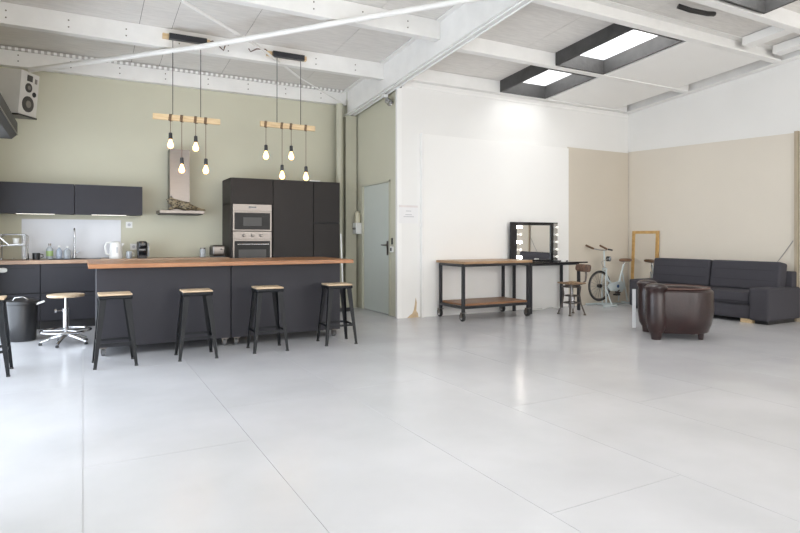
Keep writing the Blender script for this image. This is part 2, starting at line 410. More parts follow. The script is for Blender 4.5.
ra = rafter(XRF, YR, 9.36, 0.21, 'large white steel rafter rising from the green column towards the camera', 0.15)
rafter(XR - 0.08, YR, YW - 0.01, OFF, 'white steel rafter along the top of the right-hand wall', 0.14)
# conduits along the rafter
for dx, lab in ((0.055, 'right'), (-0.03, 'left')):
    c = MB().tube([(XRF + dx, y, bot_z(y) - 0.21 - 0.014) for y in (9.2, 2.0)], 0.012, 8).build('conduit', 'white_plastic', smooth=True)
    tag(c, 'thin white conduit under the large rafter, on its %s side' % lab, 'conduit', 'conduits under the large rafter')
# angled cleats where the nearer rafter bay meets the right-hand wall
# flush white boards closing the ceiling to the right of the roof lights
for (ya, yb, lab) in ((6.36, 7.50, 'flush white ceiling board nearest the white wall, right of the roof light'), (4.89, 6.25, 'flush white ceiling board one bay nearer, right of the second roof light')):
    q = MB(); v = [q.bm.verts.new((x, y, bot_z(y, OFF) + 0.015 + dz)) for dz in (0.0, 0.02) for x, y in ((6.945, ya), (8.60, ya), (8.60, yb), (6.945, yb))]
    for f in ((0, 3, 2, 1), (4, 5, 6, 7), (0, 1, 5, 4), (1, 2, 6, 5), (2, 3, 7, 6), (3, 0, 4, 7)): q.bm.faces.new([v[i] for i in f])
    struct(q.build('ceiling_board', 'white_board'), lab, 'ceiling board')
for (x, lab) in ((8.05, 'short white spacer between the two nearest roof beams, left one at the top right'), (8.78, 'short white spacer between the two nearest roof beams, right one at the photo edge')):
    q = MB(); v = [q.bm.verts.new((xx, y, bot_z(y, OFF) + z)) for z in (0.07, 0.185) for xx, y in ((x - 0.10, 4.14), (x + 0.10, 4.14), (x + 0.10, 4.77), (x - 0.10, 4.77))]
    for f in ((0, 3, 2, 1), (4, 5, 6, 7), (0, 1, 5, 4), (1, 2, 6, 5), (2, 3, 7, 6), (3, 0, 4, 7)): q.bm.faces.new([v[i] for i in f])
    struct(q.build('roof_beam', 'white_board'), lab, 'roof beam')
q = MB().tube([(6.15, 4.45, 3.93), (6.28, 4.38, 3.88), (6.55, 4.35, 3.88), (6.75, 4.40, 3.93)], 0.03, 8).build('cable_loop', 'cable_black', smooth=True)
tag(q, 'dark loop of cable hanging between the beams at the top right', 'cable')

# perforated cable rail
pr_ = MB().b2(XL + 0.01, XRF - 0.1, 9.325, 9.375, 3.725, 3.76).build('cable_rail', 'perforated')
tag(pr_, 'white perforated cable rail running along the beam over the kitchen wall', 'cable rail')

# wind braces
o = MB().tube([(-0.63, 9.30, 3.47), (1.29, 7.62, 3.60), (2.72, 6.2, 3.72), (3.62, 5.27, 3.79), (3.9, 4.98, 3.81)], 0.034, 14).build('brace_tube', 'white_steel', smooth=True)
tag(o, 'thick white steel tube running diagonally across the ceiling over the pendant lamps', 'brace')
o = MB().tube([(0.93, 6.58, 3.735), (2.0, 7.57, 3.715)], 0.019, 10).tube([(2.0, 7.57, 3.715), (2.86, 8.39, 3.60)], 0.015, 10).tube([(2.86, 8.39, 3.60), (3.97, 9.25, 3.49)], 0.010, 8).build('brace_rod', 'white_steel', smooth=True)
tag(o, 'slim white steel rod crossing the thick tube and ending at the green column', 'brace')

# green column and pipe in the corner
q = MB(); q.b2(3.955, 4.155, 9.20, 9.212, 0, 3.30); q.b2(3.955, 4.155, 9.36, 9.372, 0, 3.30); q.b2(4.05, 4.06, 9.212, 9.36, 0, 3.30)
struct(q.build('column', 'green_metal'), 'green painted steel column in the corner beside the tall cabinets', 'column')
q = MB().tube([(3.87, 9.27, 0), (3.87, 9.27, 3.5)], 0.06, 20).build('drain_pipe', 'green_metal', smooth=True)
tag(q, 'round sage green pipe running up beside the tall cabinets', 'pipe')
for zz in (0.9, 2.4): MB().ring((3.87, 9.27, zz), 0.062, 0.006).build('clamp', 'green_metal', q, True)

# door in the side wall
d = empty('door_1', (XS, 8.49, 0)); struct(d, 'pale grey-green flush door in the side wall', 'door')
MB().b2(0.012, 0.05, -0.48, 0.48, 0.008, DZ - 0.03).build('door_leaf', 'green_door', d)
f = MB(); f.b2(-0.02, 0.10, -0.51, -0.482, 0, DZ); f.b2(-0.02, 0.10, 0.482, 0.51, 0, DZ); f.b2(-0.02, 0.10, -0.51, 0.51, DZ - 0.028, DZ)
f.build('door_frame', 'green_metal', d)
h = MB(); h.box((0.004, -0.40, 1.04), (0.012, 0.045, 0.22), bev=0.003); h.tube([(0.0, -0.40, 1.09), (-0.05, -0.40, 1.09), (-0.05, -0.29, 1.09)], 0.009)
h.build('door_handle', 'steel', d, True)
MB().box((0.06, 0, 1.0), (0.01, 0.96, 2.0)).build('door_back', 'green_door', d)
q = MB().b2(XS - 0.012, XS, 7.90, 7.94, 1.10, 1.20); s1 = q.build('light_switch', 'black_plastic'); tag(s1, 'black upper switch beside the green door', 'switch')
q = MB().b2(XS - 0.03, XS, 7.87, 7.95, 0.98, 1.07, 0.004); s1 = q.build('light_switch', 'white_plastic'); tag(s1, 'white box switch with a black rocker, below the black switch by the door', 'switch')
MB().b2(XS - 0.034, XS - 0.03, 7.89, 7.93, 1.0, 1.05).build('rocker', 'black_plastic', s1)
# dispenser and socket box on the side wall near the pipe
q = MB().b2(4.07, XS, 9.03, 9.185, 1.27, 1.46, 0.01).build('socket_box', 'white_plastic'); tag(q, 'white double socket box on the green wall beside the door', 'socket')
MB().lathe([(0.02, 0), (0.02, 0.006), (0, 0.006)], (4.068, 9.07, 1.36), (0, -PI / 2, 0), 14).build('socket_hole', 'black_plastic', q)
MB().lathe([(0.02, 0), (0.02, 0.006), (0, 0.006)], (4.068, 9.14, 1.36), (0, -PI / 2, 0), 14).build('socket_hole', 'black_plastic', q)
q = MB().lathe([(0.048, 0), (0.05, 0.02), (0.05, 0.14), (0.04, 0.18), (0.02, 0.195), (0, 0.196)], (4.125, 9.09, 1.462), n=20).build('dispenser', 'cream_plastic', smooth=True)
tag(q, 'cream rounded dispenser standing on the white socket box', 'dispenser')
MB().b2(4.165, 4.18, 9.07, 9.11, 1.47, 1.6).build('bracket', 'steel', q)

# boards on the back and right-hand walls
q = MB().b2(4.53, 7.51, YW - 0.04, YW, 0, 2.78); struct(q.build('trim_1', 'white_board'), 'large white board fixed to the white wall behind the tables', 'wall board')
q = MB().b2(4.495, 4.53, YW - 0.06, YW, 0, 2.79); struct(q.build('trim_2', 'white_steel'), 'white upright strip at the left edge of the white board', 'trim')
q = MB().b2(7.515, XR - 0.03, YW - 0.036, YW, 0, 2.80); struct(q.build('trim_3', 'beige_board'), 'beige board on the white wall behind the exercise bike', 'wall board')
q = MB(); x = XR - 0.03
a = [q.bm.verts.new(v) for v in ((x, YW - 0.04, 0), (x, 4.66, 0), (x, 4.66, 2.72), (x, YW - 0.04, 2.82), (XR, YW - 0.04, 0), (XR, 4.66, 0), (XR, 4.66, 2.72), (XR, YW - 0.04, 2.82))]
for f in ((0, 1, 2, 3), (7, 6, 5, 4), (0, 4, 5, 1), (1, 5, 6, 2), (2, 6, 7, 3), (3, 7, 4, 0)): q.bm.faces.new([a[i] for i in f])
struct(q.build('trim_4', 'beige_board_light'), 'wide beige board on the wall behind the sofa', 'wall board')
q = MB().b2(XR - 0.06, XR, 4.61, 4.655, 0, 2.74); struct(q.build('trim_5', 'brown_edge'), 'brown timber batten at the right edge of the beige board', 'trim')
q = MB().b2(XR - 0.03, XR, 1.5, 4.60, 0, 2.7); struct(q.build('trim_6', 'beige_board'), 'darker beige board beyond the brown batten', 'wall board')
q = MB().b2(XS - 0.075, XS, YW, YW + 0.03, 0, 3.44); struct(q.build('trim_7', 'white_board'), 'white corner strip where the white wall meets the green wall', 'trim')
# ledge over white boards (thin horizontal line below the roof beam)
q = MB().b2(XS + 0.02, XR, YW - 0.02, YW, 3.47, 3.50); struct(q.build('trim_8', 'white_board'), 'thin white ledge high on the white wall', 'trim')
# worn patch on the wall foot
q = MB().prism([(0, 0), (0.20, 0), (0.19, 0.06), (0.16, 0.10), (0.17, 0.22), (0.15, 0.30), (0.135, 0.20), (0.12, 0.12), (0.09, 0.06), (0.04, 0.03)], 0.0015, (4.27, YW - 0.0005, 0.0), (PI / 2, 0, 0)).build('trim_9', 'worn_patch')
struct(q, 'worn brown patch of bare plaster at the foot of the white wall', 'wall patch')
# notice
nb = MB().b2(4.13, 4.46, YW - 0.003, YW, 1.42, 1.70).build('notice', 'paper'); tag(nb, 'pale printed notice on the white wall beside the green door', 'notice')
MB().b2(4.13, 4.46, YW - 0.0045, YW - 0.003, 1.66, 1.69).build('header_band', 'paper_pink', nb)
t = MB()
for (a, b, z) in ((4.25, 4.34, 1.60), (4.24, 4.35, 1.545), (4.21, 4.39, 1.515)): t.b2(a, b, YW - 0.0045, YW - 0.003, z, z + 0.010)
t.build('printed_line', 'paper_ink', nb)

# small spotlight at the rafter
s_ = empty('spotlight', (4.085, 7.95, 3.355), label='small white clamp spotlight under the large rafter near the green wall', cat='spotlight')
MB().b2(-0.05, 0.02, -0.03, 0.03, 0.0, 0.045).build('bracket', 'white_plastic', s_)
MB().lathe([(0.02, 0), (0.045, 0.03), (0.05, 0.11), (0.045, 0.11), (0, 0.06)], (0, -0.01, -0.03), (PI * 0.72, 0, 0.3), 18).build('lamp_head', 'chrome', s_, True)

# ------------------------------------------------------------------ kitchen
def base_cab(x0, x1, label, splits=2):
    e = empty('base_cabinet', ((x0 + x1) / 2, 9.2, 0), label=label, cat='cabinet', group='base cabinets along the green wall')
    hw = (x1 - x0) / 2
    MB().b2(-hw, hw, -0.27, 0.295, 0.10, 0.860).build('body', 'black_gap', e)
    MB().b2(-hw, hw, -0.22, 0.295, 0.0, 0.10).build('plinth', 'black_plastic', e)
    zs = [(0.115, 0.475), (0.487, 0.856)] if splits == 2 else [(0.115, 0.862)]
    for (a, b) in zs:
        dr = MB().b2(-hw + 0.003, hw - 0.003, -0.292, -0.271, a, b, 0.002).build('drawer', 'anthracite', e)
        MB().b2(-hw + 0.10, hw - 0.06, -0.2945, -0.2921, b - 0.055, b - 0.040).build('grip_groove', 'black_gap', dr)
    return e
X1 = -0.49
base_cab(-1.015, X1, 'dark grey base cabinet behind the black bin, at the left end of the counter')
base_cab(X1 + 0.002, 0.31, 'dark grey base cabinet under the sink, behind the chrome stool')
base_cab(0.312, 1.11, 'dark grey base cabinet under the white kettle, hidden behind the island')
base_cab(1.112, 1.93, 'dark grey base cabinet under the cooker hood, hidden behind the island')
q = MB().b2(XL + 0.005, 1.93, 8.885, 9.495, 0.862, 0.910, 0.003).build('worktop', 'counter_wood'); tag(q, 'brown wooden worktop along the green wall under the white splashback', 'worktop')
sk = MB(); sk.b2(-0.40, 0.22, 8.98, 9.36, 0.911, 0.917, 0.002)
sk = sk.build('sink', 'black_plastic'); tag(sk, 'black sink set in the wooden worktop behind the tap', 'sink')
MB().b2(-0.36, -0.02, 9.02, 9.32, 0.917, 0.9185).build('basin', 'black_gap', sk)
q = MB().b2(-0.74, 0.49, YK - 0.010, YK - 0.001, 0.915, 1.465).build('splashback', 'splash'); tag(q, 'pale grey glossy splashback behind the tap', 'splashback')
# tap
e = empty('kitchen_tap', (-0.105, 9.30, 0.917), label='slim chrome tap standing at the sink in front of the splashback', cat='tap')
MB().lathe([(0.026, 0), (0.026, 0.03), (0.016, 0.035), (0.016, 0.1)], n=16).build('base', 'chrome', e, True)
pts = [(0, 0, 0.05), (0, 0, 0.36)] + [(0, -0.055 + 0.055 * math.cos(a), 0.36 + 0.055 * math.sin(a)) for a in (0.4, 0.9, 1.4, 1.9, 2.4, 2.9)] + [(0, -0.11, 0.30)]
MB().tube(pts, 0.011, 10).build('spout', 'chrome', e, True)
MB().tube([(0.015, 0, 0.07), (0.07, -0.01, 0.10)], 0.006).build('lever', 'chrome', e, True)
# bottles at the sink
def bottle(x, y, h, r, m, label, lab=None, cap='white_plastic', cyl=True):
    e = empty('bottle', (x, y, 0.9175), label=label, cat='bottle')
    MB().lathe([(r * 0.9, 0), (r, 0.01), (r, h * 0.62), (r * 0.55, h * 0.76), (r * 0.35, h * 0.80), (r * 0.35, h * 0.86)], n=18).build('body', m, e, True)
    MB().lathe([(r * 0.42, h * 0.86), (r * 0.42, h), (0, h)], n=14).build('cap', cap, e, True)
    if lab: MB().lathe([(r * 1.01, h * 0.18), (r * 1.02, h * 0.18), (r * 1.02, h * 0.52), (r * 1.01, h * 0.52)], n=18).build('label', lab, e, True)
bottle(-0.395, 9.17, 0.21, 0.042, 'clear_grey', 'washing-up bottle with a green label, leftmost of three by the tap', 'green_label', 'steel')
bottle(-0.285, 9.17, 0.18, 0.036, 'clear_blue', 'pale blue bottle in the middle of the three by the tap')
bottle(-0.19, 9.19, 0.17, 0.045, 'clear_grey', 'short clear jar-like bottle closest to the tap')
# black cup
e = empty('mug', (-0.545, 9.10, 0.911), label='black mug on the wooden worktop beside the metal dish rack', cat='mug')
MB().lathe([(0.042, 0), (0.045, 0.09), (0.040, 0.09), (0.038, 0.008), (0, 0.008)], n=20).build('body', 'black_plastic', e, True)
MB().tube([(0.043, 0, 0.075), (0.075, 0, 0.07), (0.078, 0, 0.035), (0.043, 0, 0.02)], 0.006).build('handle', 'black_plastic', e, True)
# dish rack
e = empty('dish_rack', (-0.80, 9.12, 0.911), label='steel wire dish rack at the left end of the worktop', cat='dish rack')
r = MB()
for y in (-0.13, 0.13):
    r.tube([(0.155, y, 0.0), (0.155, y, 0.31), (0.13, y, 0.335), (-0.10, y, 0.335), (-0.14, y, 0.31), (-0.14, y, 0)], 0.008, 8)
for z in (0.02, 0.335): 
    for x in (-0.12, 0.0, 0.14): r.tube([(x, -0.13, z), (x, 0.13, z)], 0.005, 6)
r.tube([(0.125, -0.13, 0.33), (0.125, -0.13, 0.01)], 0.005, 6)
r.build('frame', 'chrome', e, True)
s2 = MB(); s2.tube([(-0.13, -0.13, 0.29), (-0.04, -0.13, 0.20), (0.12, -0.13, 0.21)], 0.009, 6)
for y in (-0.10, -0.05, 0.0, 0.05, 0.10): s2.tube([(-0.13, y, 0.19), (0.15, y, 0.19)], 0.003, 6)
s2.tube([(-0.13, -0.13, 0.19), (-0.13, 0.13, 0.19)], 0.004, 6).tube([(0.15, -0.13, 0.19), (0.15, 0.13, 0.19)], 0.004, 6)
s2.build('shelf', 'chrome', e, True)
c = MB().lathe([(0.03, 0), (0.038, 0.09), (0.034, 0.09), (0.026, 0.006), (0, 0.006)], (-0.80 + 0.035, 9.05, 1.108), n=16).build('cup', 'white_plastic', smooth=True)
tag(c, 'small white cup standing on the upper level of the dish rack', 'cup')
# white object on the left cabinet
q = MB().cushion((-0.915, 8.891, 0.79), (0.14, 0.035, 0.06), 0.6).build('towel_roll', 'white_plastic', smooth=True)
tag(q, 'small white rounded roll on the front of the leftmost base cabinet', 'roll')

# wall cabinets
for (a, b, lab) in ((-1.015, -0.105, 'dark grey wall cabinet, the left one of the pair above the sink'), (-0.10, 0.755, 'dark grey wall cabinet, the right one of the pair above the splashback')):
    e = empty('wall_cabinet', ((a + b) / 2, 9.32, 1.53), label=lab, cat='cabinet', group='wall cabinets above the sink')
    hw = (b - a) / 2
    MB().b2(-hw, hw, -0.152, 0.178, 0, 0.405).build('body', 'anthracite', e)
    MB().b2(-hw + 0.002, hw - 0.002, -0.175, -0.154, -0.006, 0.407, 0.0015).build('door', 'anthracite', e)
    MB().b2(-0.22, 0.22, -0.10, -0.07, -0.008, -0.001).build('light_strip', 'underlight', e)
# sockets
for (x, z, lab) in ((0.60, 1.395, 'white wall socket directly below the end of the wall cabinets'), (0.66, 1.07, 'white wall socket between the kettle and the coffee machine')):
    q = MB().b2(x - 0.045, x + 0.045, YK - 0.012, YK, z - 0.045, z + 0.045, 0.003).build('wall_socket', 'white_plastic'); tag(q, lab, 'socket')
    MB().lathe([(0.022, 0), (0.022, 0.002), (0, 0.002)], (x, YK - 0.012, z), (PI / 2, 0, 0), 16).build('socket_hole', 'paper_ink', q)
# kettle
e = empty('kettle', (0.41, 9.15, 0.911), label='white electric kettle on the worktop left of the coffee machine', cat='kettle')
MB().lathe([(0.085, 0.015), (0.088, 0.03), (0.075, 0.20), (0.068, 0.225), (0.03, 0.24), (0, 0.242)], n=26).build('body', 'white_plastic', e, True)
MB().lathe([(0.085, 0), (0.085, 0.014), (0, 0.014)], n=26).build('base', 'white_plastic', e, True)
MB().tube([(-0.06, 0, 0.225), (-0.12, 0, 0.22), (-0.14, 0, 0.17), (-0.125, 0, 0.07), (-0.08, 0, 0.05)], 0.014, 10).build('handle', 'white_plastic', e, True)
MB().prism([(0, 0), (0.045, 0.06), (0, 0.07)], 0.04, (0.062, 0.02, 0.15), (PI / 2, 0, 0)).build('spout', 'white_plastic', e)
MB().b2(0.0, 0.02, -0.088, -0.078, 0.08, 0.16).build('water_gauge', 'paper_ink', e)
# small white pot beside it
e = empty('milk_jug', (0.575, 9.10, 0.911), label='small white jug between the kettle and the coffee machine', cat='jug')
MB().lathe([(0.03, 0), (0.042, 0.03), (0.036, 0.08), (0.040, 0.10), (0.036, 0.10), (0.03, 0.02), (0, 0.02)], n=18).build('body', 'clear_grey', e, True)
MB().tube([(0.036, 0, 0.085), (0.065, 0, 0.075), (0.062, 0, 0.04), (0.038, 0, 0.03)], 0.005).build('handle', 'white_plastic', e, True)
# coffee machine
e = empty('coffee_machine', (0.745, 9.12, 0.911), label='small black capsule coffee machine on the worktop right of the kettle', cat='coffee machine')
q = MB(); q.box((0, 0.06, 0.12), (0.13, 0.16, 0.24), bev=0.02, seg=3); q.box((0, -0.05, 0.19), (0.115, 0.12, 0.11), bev=0.03, seg=3); q.build('body', 'black_gloss', e, True)
MB().box((0, -0.05, 0.02), (0.11, 0.12, 0.04), bev=0.006).build('drip_tray', 'black_plastic', e)
MB().tube([(0, -0.10, 0.225), (0, -0.115, 0.19)], 0.016, 10).build('lever', 'chrome', e, True)
MB().box((0.085, 0.08, 0.12), (0.03, 0.12, 0.20), bev=0.01).build('water_tank', 'clear_grey', e, True)
# glass jar and toaster
q = empty('glass_jar', (1.60, 9.22, 0.911), label='small clear glass jar on the worktop left of the toaster', cat='jar')
MB().lathe([(0.04, 0), (0.043, 0.02), (0.043, 0.11), (0.036, 0.12)], n=18).build('body', 'clear_grey', q, True)
MB().lathe([(0.04, 0.12), (0.04, 0.14), (0, 0.14)], n=18).build('lid', 'steel', q, True)
e = empty('toaster', (1.80, 9.12, 0.911), label='shiny steel toaster on the worktop beside the tall cabinets', cat='toaster')
MB().box((0, 0, 0.10), (0.19, 0.26, 0.16), bev=0.03, seg=3).build('body', 'steel', e, True)
q = MB(); q.box((-0.035, 0, 0.181), (0.025, 0.2, 0.003)); q.box((0.035, 0, 0.181), (0.025, 0.2, 0.003)); q.build('slot', 'black_gap', e)
for sx in (-1, 1): MB().box((sx * 0.096, 0, 0.09), (0.008, 0.2, 0.12)).build('end_panel', 'black_plastic', e)
MB().box((0, 0, 0.01), (0.18, 0.24, 0.02)).build('foot', 'black_plastic', e)
MB().box((0.03, -0.138, 0.12), (0.03, 0.02, 0.012)).build('lever', 'black_plastic', e)

# cooker hood
e = empty('cooker_hood', (1.28, 9.5, 1.56), label='flat steel cooker hood with a tall chimney on the green wall', cat='cooker hood')
MB().b2(-0.145, 0.135, -0.26, 0, 0.05, 0.97).build('chimney', 'steel', e)
MB().b2(-0.31, 0.31, -0.49, 0, 0.0, 0.045, 0.004).build('canopy', 'steel', e)
MB().b2(-0.29, 0.29, -0.47, -0.02, -0.012, 0.0).build('filter', 'curb_dark', e)
# spotted cat lying on the hood
def skin(name, verts, edges, radii, m, parent=None, sub=2):
    me = bpy.data.meshes.new(name); me.from_pydata(verts, edges, []); me.update(); me.materials.append(M[m])
    o = bpy.data.objects.new(name, me); COL.objects.link(o)
    o.modifiers.new('skin', 'SKIN'); s = o.modifiers.new('sub', 'SUBSURF'); s.levels = sub; s.render_levels = sub
    for k, r in enumerate(radii):
        d = me.skin_vertices[0].data[k]; d.radius = (r, r) if not isinstance(r, tuple) else r; d.use_root = (k == 0)
    for p in me.polygons: p.use_smooth = True
    if parent: o.parent = parent
    return o
V = [(0.02, 0, 0.075), (-0.08, 0, 0.095), (-0.13, 0, 0.12), (-0.175, -0.01, 0.135), (-0.215, -0.015, 0.118),      # hips->head->muzzle
     (0.10, 0, 0.06), (0.17, 0.01, 0.035), (0.24, 0.02, 0.02), (0.31, 0.02, 0.014),                                # rump, tail
     (-0.12, -0.055, 0.06), (-0.15, -0.065, 0.03), (-0.19, -0.07, 0.02),                                          # fore leg
     (-0.12, 0.055, 0.06), (-0.15, 0.065, 0.03), (-0.19, 0.07, 0.02),
     (0.08, -0.065, 0.05), (0.03, -0.085, 0.03), (0.0, -0.09, 0.014), (0.08, 0.06, 0.05), (0.03, 0.085, 0.03), (0.0, 0.09, 0.014)]
E_ = [(0, 1), (1, 2), (2, 3), (3, 4), (0, 5), (5, 6), (6, 7), (7, 8), (1, 9), (9, 10), (10, 11), (1, 12), (12, 13), (13, 14), (5, 15), (15, 16), (16, 17), (5, 18), (18, 19), (19, 20)]
Rr = [0.062, 0.068, 0.050, 0.056, 0.030, 0.058, 0.032, 0.020, 0.012, 0.034, 0.022, 0.018, 0.034, 0.022, 0.018, 0.042, 0.028, 0.018, 0.042, 0.028, 0.018]
cat = skin('cat_figure', V, E_, Rr, 'spotted'); cat.location = (1.31, 9.15, 1.606); cat.scale = (1.05, 1.0, 1.05)
tag(cat, 'spotted brown cat figure lying on top of the steel cooker hood', 'cat')
for sy in (-1, 1):
    q = MB(); q.lathe([(0.018, -0.01), (0.0, 0.032)], (-0.16, -0.01 + sy * 0.035, 0.178), (0.25 * -sy, 0, 0), 8)
    q.build('ear', 'spotted', cat, True)
for sy in (-1, 1): MB().lathe([(0.007, 0), (0.0, 0.006)], (-0.222, -0.012 + sy * 0.02, 0.15), (0, -PI / 2, 0), 8).build('eye', 'black_gloss', cat)

# tall cabinets
def tall(x0, x1, label):
    e = empty('tall_cabinet', ((x0 + x1) / 2, 9.2, 0), label=label, cat='cabinet', group='tall cabinets in the corner')
    hw = (x1 - x0) / 2
    MB().b2(-hw, hw, -0.22, 0.29, 0.0, 0.10).build('plinth', 'black_plastic', e)
    return e, hw
e, hw = tall(1.95, 2.595, 'tall dark cabinet housing the microwave and oven')
q = MB(); q.b2(-hw, -hw + 0.018, -0.30, 0.295, 0.10, 2.11); q.b2(hw - 0.018, hw, -0.275, 0.295, 0.10, 2.11)
q.b2(-hw, hw, 0.27, 0.295, 0.10, 2.11); q.b2(-hw, hw, -0.275, 0.295, 2.09, 2.11); q.b2(-hw, hw, -0.275, 0.27, 1.72, 1.738); q.b2(-hw, hw, -0.275, 0.27, 0.64, 0.66)
q.build('body', 'anthracite_tall', e)
MB().b2(-hw + 0.02, hw - 0.002, -0.298, -0.277, 1.725, 2.112, 0.0015).build('door', 'anthracite_tall', e)
MB().b2(-hw + 0.02, hw - 0.002, -0.298, -0.277, 0.11, 0.655, 0.0015).build('drawer', 'anthracite_tall', e)
for (a, b, lab) in ((2.60, 3.26, 'tall dark cabinet with one full-height door beside the ovens'),):
    e, hw = tall(a, b, lab)
    MB().b2(-hw, hw, -0.275, 0.295, 0.10, 2.11).build('body', 'anthracite_tall', e)
    MB().b2(-hw + 0.003, hw - 0.003, -0.298, -0.277, 0.11, 2.112, 0.0015).build('door', 'anthracite_tall', e)
e, hw = tall(3.265, 3.72, 'tall dark cabinet with two doors, next to the green pipe')
MB().b2(-hw, hw, -0.275, 0.295, 0.10, 2.11).build('body', 'black_gap', e)
MB().b2(-hw + 0.003, hw - 0.003, -0.298, -0.277, 1.455, 2.112, 0.0015).build('door', 'anthracite_tall', e)
MB().b2(-hw + 0.003, hw - 0.003, -0.298, -0.277, 0.11, 1.43, 0.0015).build('door', 'anthracite_tall', e)
# microwave and oven
e = empty('microwave', (2.275, 9.0, 1.31), label='built-in steel microwave above the oven in the tall cabinet', cat='microwave')
MB().b2(-0.295, 0.295, -0.09, 0.35, 0.0, 0.40).build('body', 'steel', e)
MB().b2(-0.297, 0.297, -0.112, -0.091, 0.30, 0.405, 0.002).build('control_panel', 'steel', e)
MB().b2(-0.06, 0.06, -0.1145, -0.1122, 0.345, 0.372).build('display', 'black_gloss', e)
d_ = MB().b2(-0.297, 0.297, -0.112, -0.091, 0.0, 0.295, 0.002).build('door', 'steel', e)
MB().b2(-0.272, 0.272, -0.1145, -0.1122, 0.018, 0.275).build('glass', 'oven_glass', d_)
MB().b2(-0.14, 0.14, -0.1165, -0.1147, 0.075, 0.205).build('window', 'oven_window', d_)
e = empty('oven', (2.275, 9.0, 0.665), label='built-in steel oven with three knobs below the microwave', cat='oven')
MB().b2(-0.295, 0.295, -0.09, 0.35, 0.0, 0.63).build('body', 'steel', e)
MB().b2(-0.297, 0.297, -0.112, -0.091, 0.52, 0.635, 0.002).build('control_panel', 'steel', e)
for x in (-0.13, 0.0, 0.13): MB().lathe([(0.024, 0), (0.024, 0.02), (0.016, 0.028), (0, 0.028)], (x, -0.112, 0.575), (PI / 2, 0, 0), 18).build('knob', 'steel', e, True)
d_ = MB().b2(-0.297, 0.297, -0.112, -0.091, 0.0, 0.515, 0.002).build('door', 'steel', e)
MB().b2(-0.272, 0.272, -0.1145, -0.1122, 0.02, 0.49).build('glass', 'oven_glass', d_)
MB().b2(-0.21, 0.21, -0.1165, -0.1147, 0.12, 0.36).build('window', 'oven_window', d_)
h = MB(); h.tube([(-0.24, -0.15, 0.44), (0.24, -0.15, 0.44)], 0.01); h.tube([(-0.22, -0.15, 0.44), (-0.22, -0.112, 0.44)], 0.007); h.tube([(0.22, -0.15, 0.44), (0.22, -0.112, 0.44)], 0.007)
h.build('handle', 'chrome', d_, True)
# white tray on top of the tall cabinets
q = MB().b2(3.22, 3.40, 8.96, 9.1, 2.114, 2.137, 0.005).build('tray', 'white_plastic'); tag(q, 'small white flat box on top of the tall cabinets', 'box')
# white pole leaning by the tall cabinet
q = empty('broom', (3.74, 8.84, 0.0), label='white broom handle leaning beside the tall cabinets behind the island', cat='broom')
MB().tube([(0.0, -0.05, 0.05), (-0.02, 0.02, 1.27)], 0.012, 10).build('handle', 'white_plastic', q, True)
MB().box((0, -0.05, 0.03), (0.25, 0.05, 0.06), bev=0.01).build('brush', 'black_plastic', q)

# ------------------------------------------------------------------ kitchen island
def caster(parent, x, y, h, mr, r=0.038):
    c = MB(); c.box((x, y, h - 0.006), (0.07, 0.07, 0.008)); c.box((x - 0.022, y + 0.01, h * 0.62), (0.004, 0.05, h * 0.62)); c.box((x + 0.022, y + 0.01, h * 0.62), (0.004, 0.05, h * 0.62))
    o = c.build('caster', 'steel', parent)
    MB().lathe([(r * 0.5, -0.018), (r, -0.014), (r, 0.014), (r * 0.5, 0.018), (0, 0.018)], (x, y + 0.02, r), (0, PI / 2, 0), 20).build('wheel', mr, o, True)
for (a, b, lab) in ((0.12, 1.445, 'long dark grey island cabinet on casters, the left one under the worktop'), (1.455, 2.76, 'long dark grey island cabinet on casters, the right one under the worktop')):
    e = empty('island_cabinet', ((a + b) / 2, 6.98, 0), label=lab, cat='kitchen island', group='island cabinets on casters')
    hw = (b - a) / 2
    MB().b2(-hw, hw, -0.38, 0.38, 0.09, 0.898, 0.003).build('body', 'anthracite', e)
    for x in (-hw + 0.06, hw - 0.06):
        for y in (-0.34, 0.30): caster(e, x, y, 0.09, 'grey_rubber', 0.036)
q = MB().b2(0.045, 2.86, 6.42, 7.52, 0.90, 0.943, 0.003).build('island_worktop', 'oak_top'); tag(q, 'long orange-brown oak worktop on the kitchen island', 'worktop')

# bar stools
def make_stool():
    e = empty('bar_stool', (0, 0, 0))
    S0, S1, H0 = 0.132, 0.185, 0.64
    for sx in (-1, 1):
        for sy in (-1, 1):
            q = MB(); t0 = Vector((sx * S0, sy * S0, H0)); t1 = Vector((sx * S1, sy * S1, 0.012))
            a0, a1 = 0.058, 0.026
            rings = []
            for (c, a) in ((t0, a0), (t1, a1)):
                th = 0.004
                o_ = [(0, 0), (-sx * a, 0), (-sx * a, -sy * th), (-sx * th, -sy * th), (-sx * th, -sy * a), (0, -sy * a)]
                rings.append([q.bm.verts.new(c + Vector((p[0], p[1], 0))) for p in o_])
            A, B = rings
            for i in range(6): q.bm.faces.new((A[i], A[(i + 1) % 6], B[(i + 1) % 6], B[i]))
            q.bm.faces.new(A[::-1]); q.bm.faces.new(B)
            l_ = q.build('leg', 'gunmetal', e)
            MB().box((sx * (S1 - 0.012), sy * (S1 - 0.012), 0.006), (0.03, 0.03, 0.012)).build('rubber_foot', 'rubber', l_)
    MB().box((0, 0, 0.645), (0.29, 0.29, 0.035), bev=0.012, seg=3).build('seat_pan', 'gunmetal', e, True)
    MB().box((0, 0, 0.670), (0.285, 0.285, 0.016), bev=0.006, seg=2).build('seat', 'seat_wood', e, True)
    br = MB(); z = 0.215; k = S0 + (S1 - S0) * (H0 - z) / H0 - 0.01
    for sx in (-1, 1): br.b2(sx * k - 0.002, sx * k + 0.002, -k, k, z - 0.012, z + 0.012); br.b2(-k, k, sx * k - 0.002, sx * k + 0.002, z - 0.012, z + 0.012)
    br.build('stretcher', 'gunmetal', e)
    return e
st = make_stool()
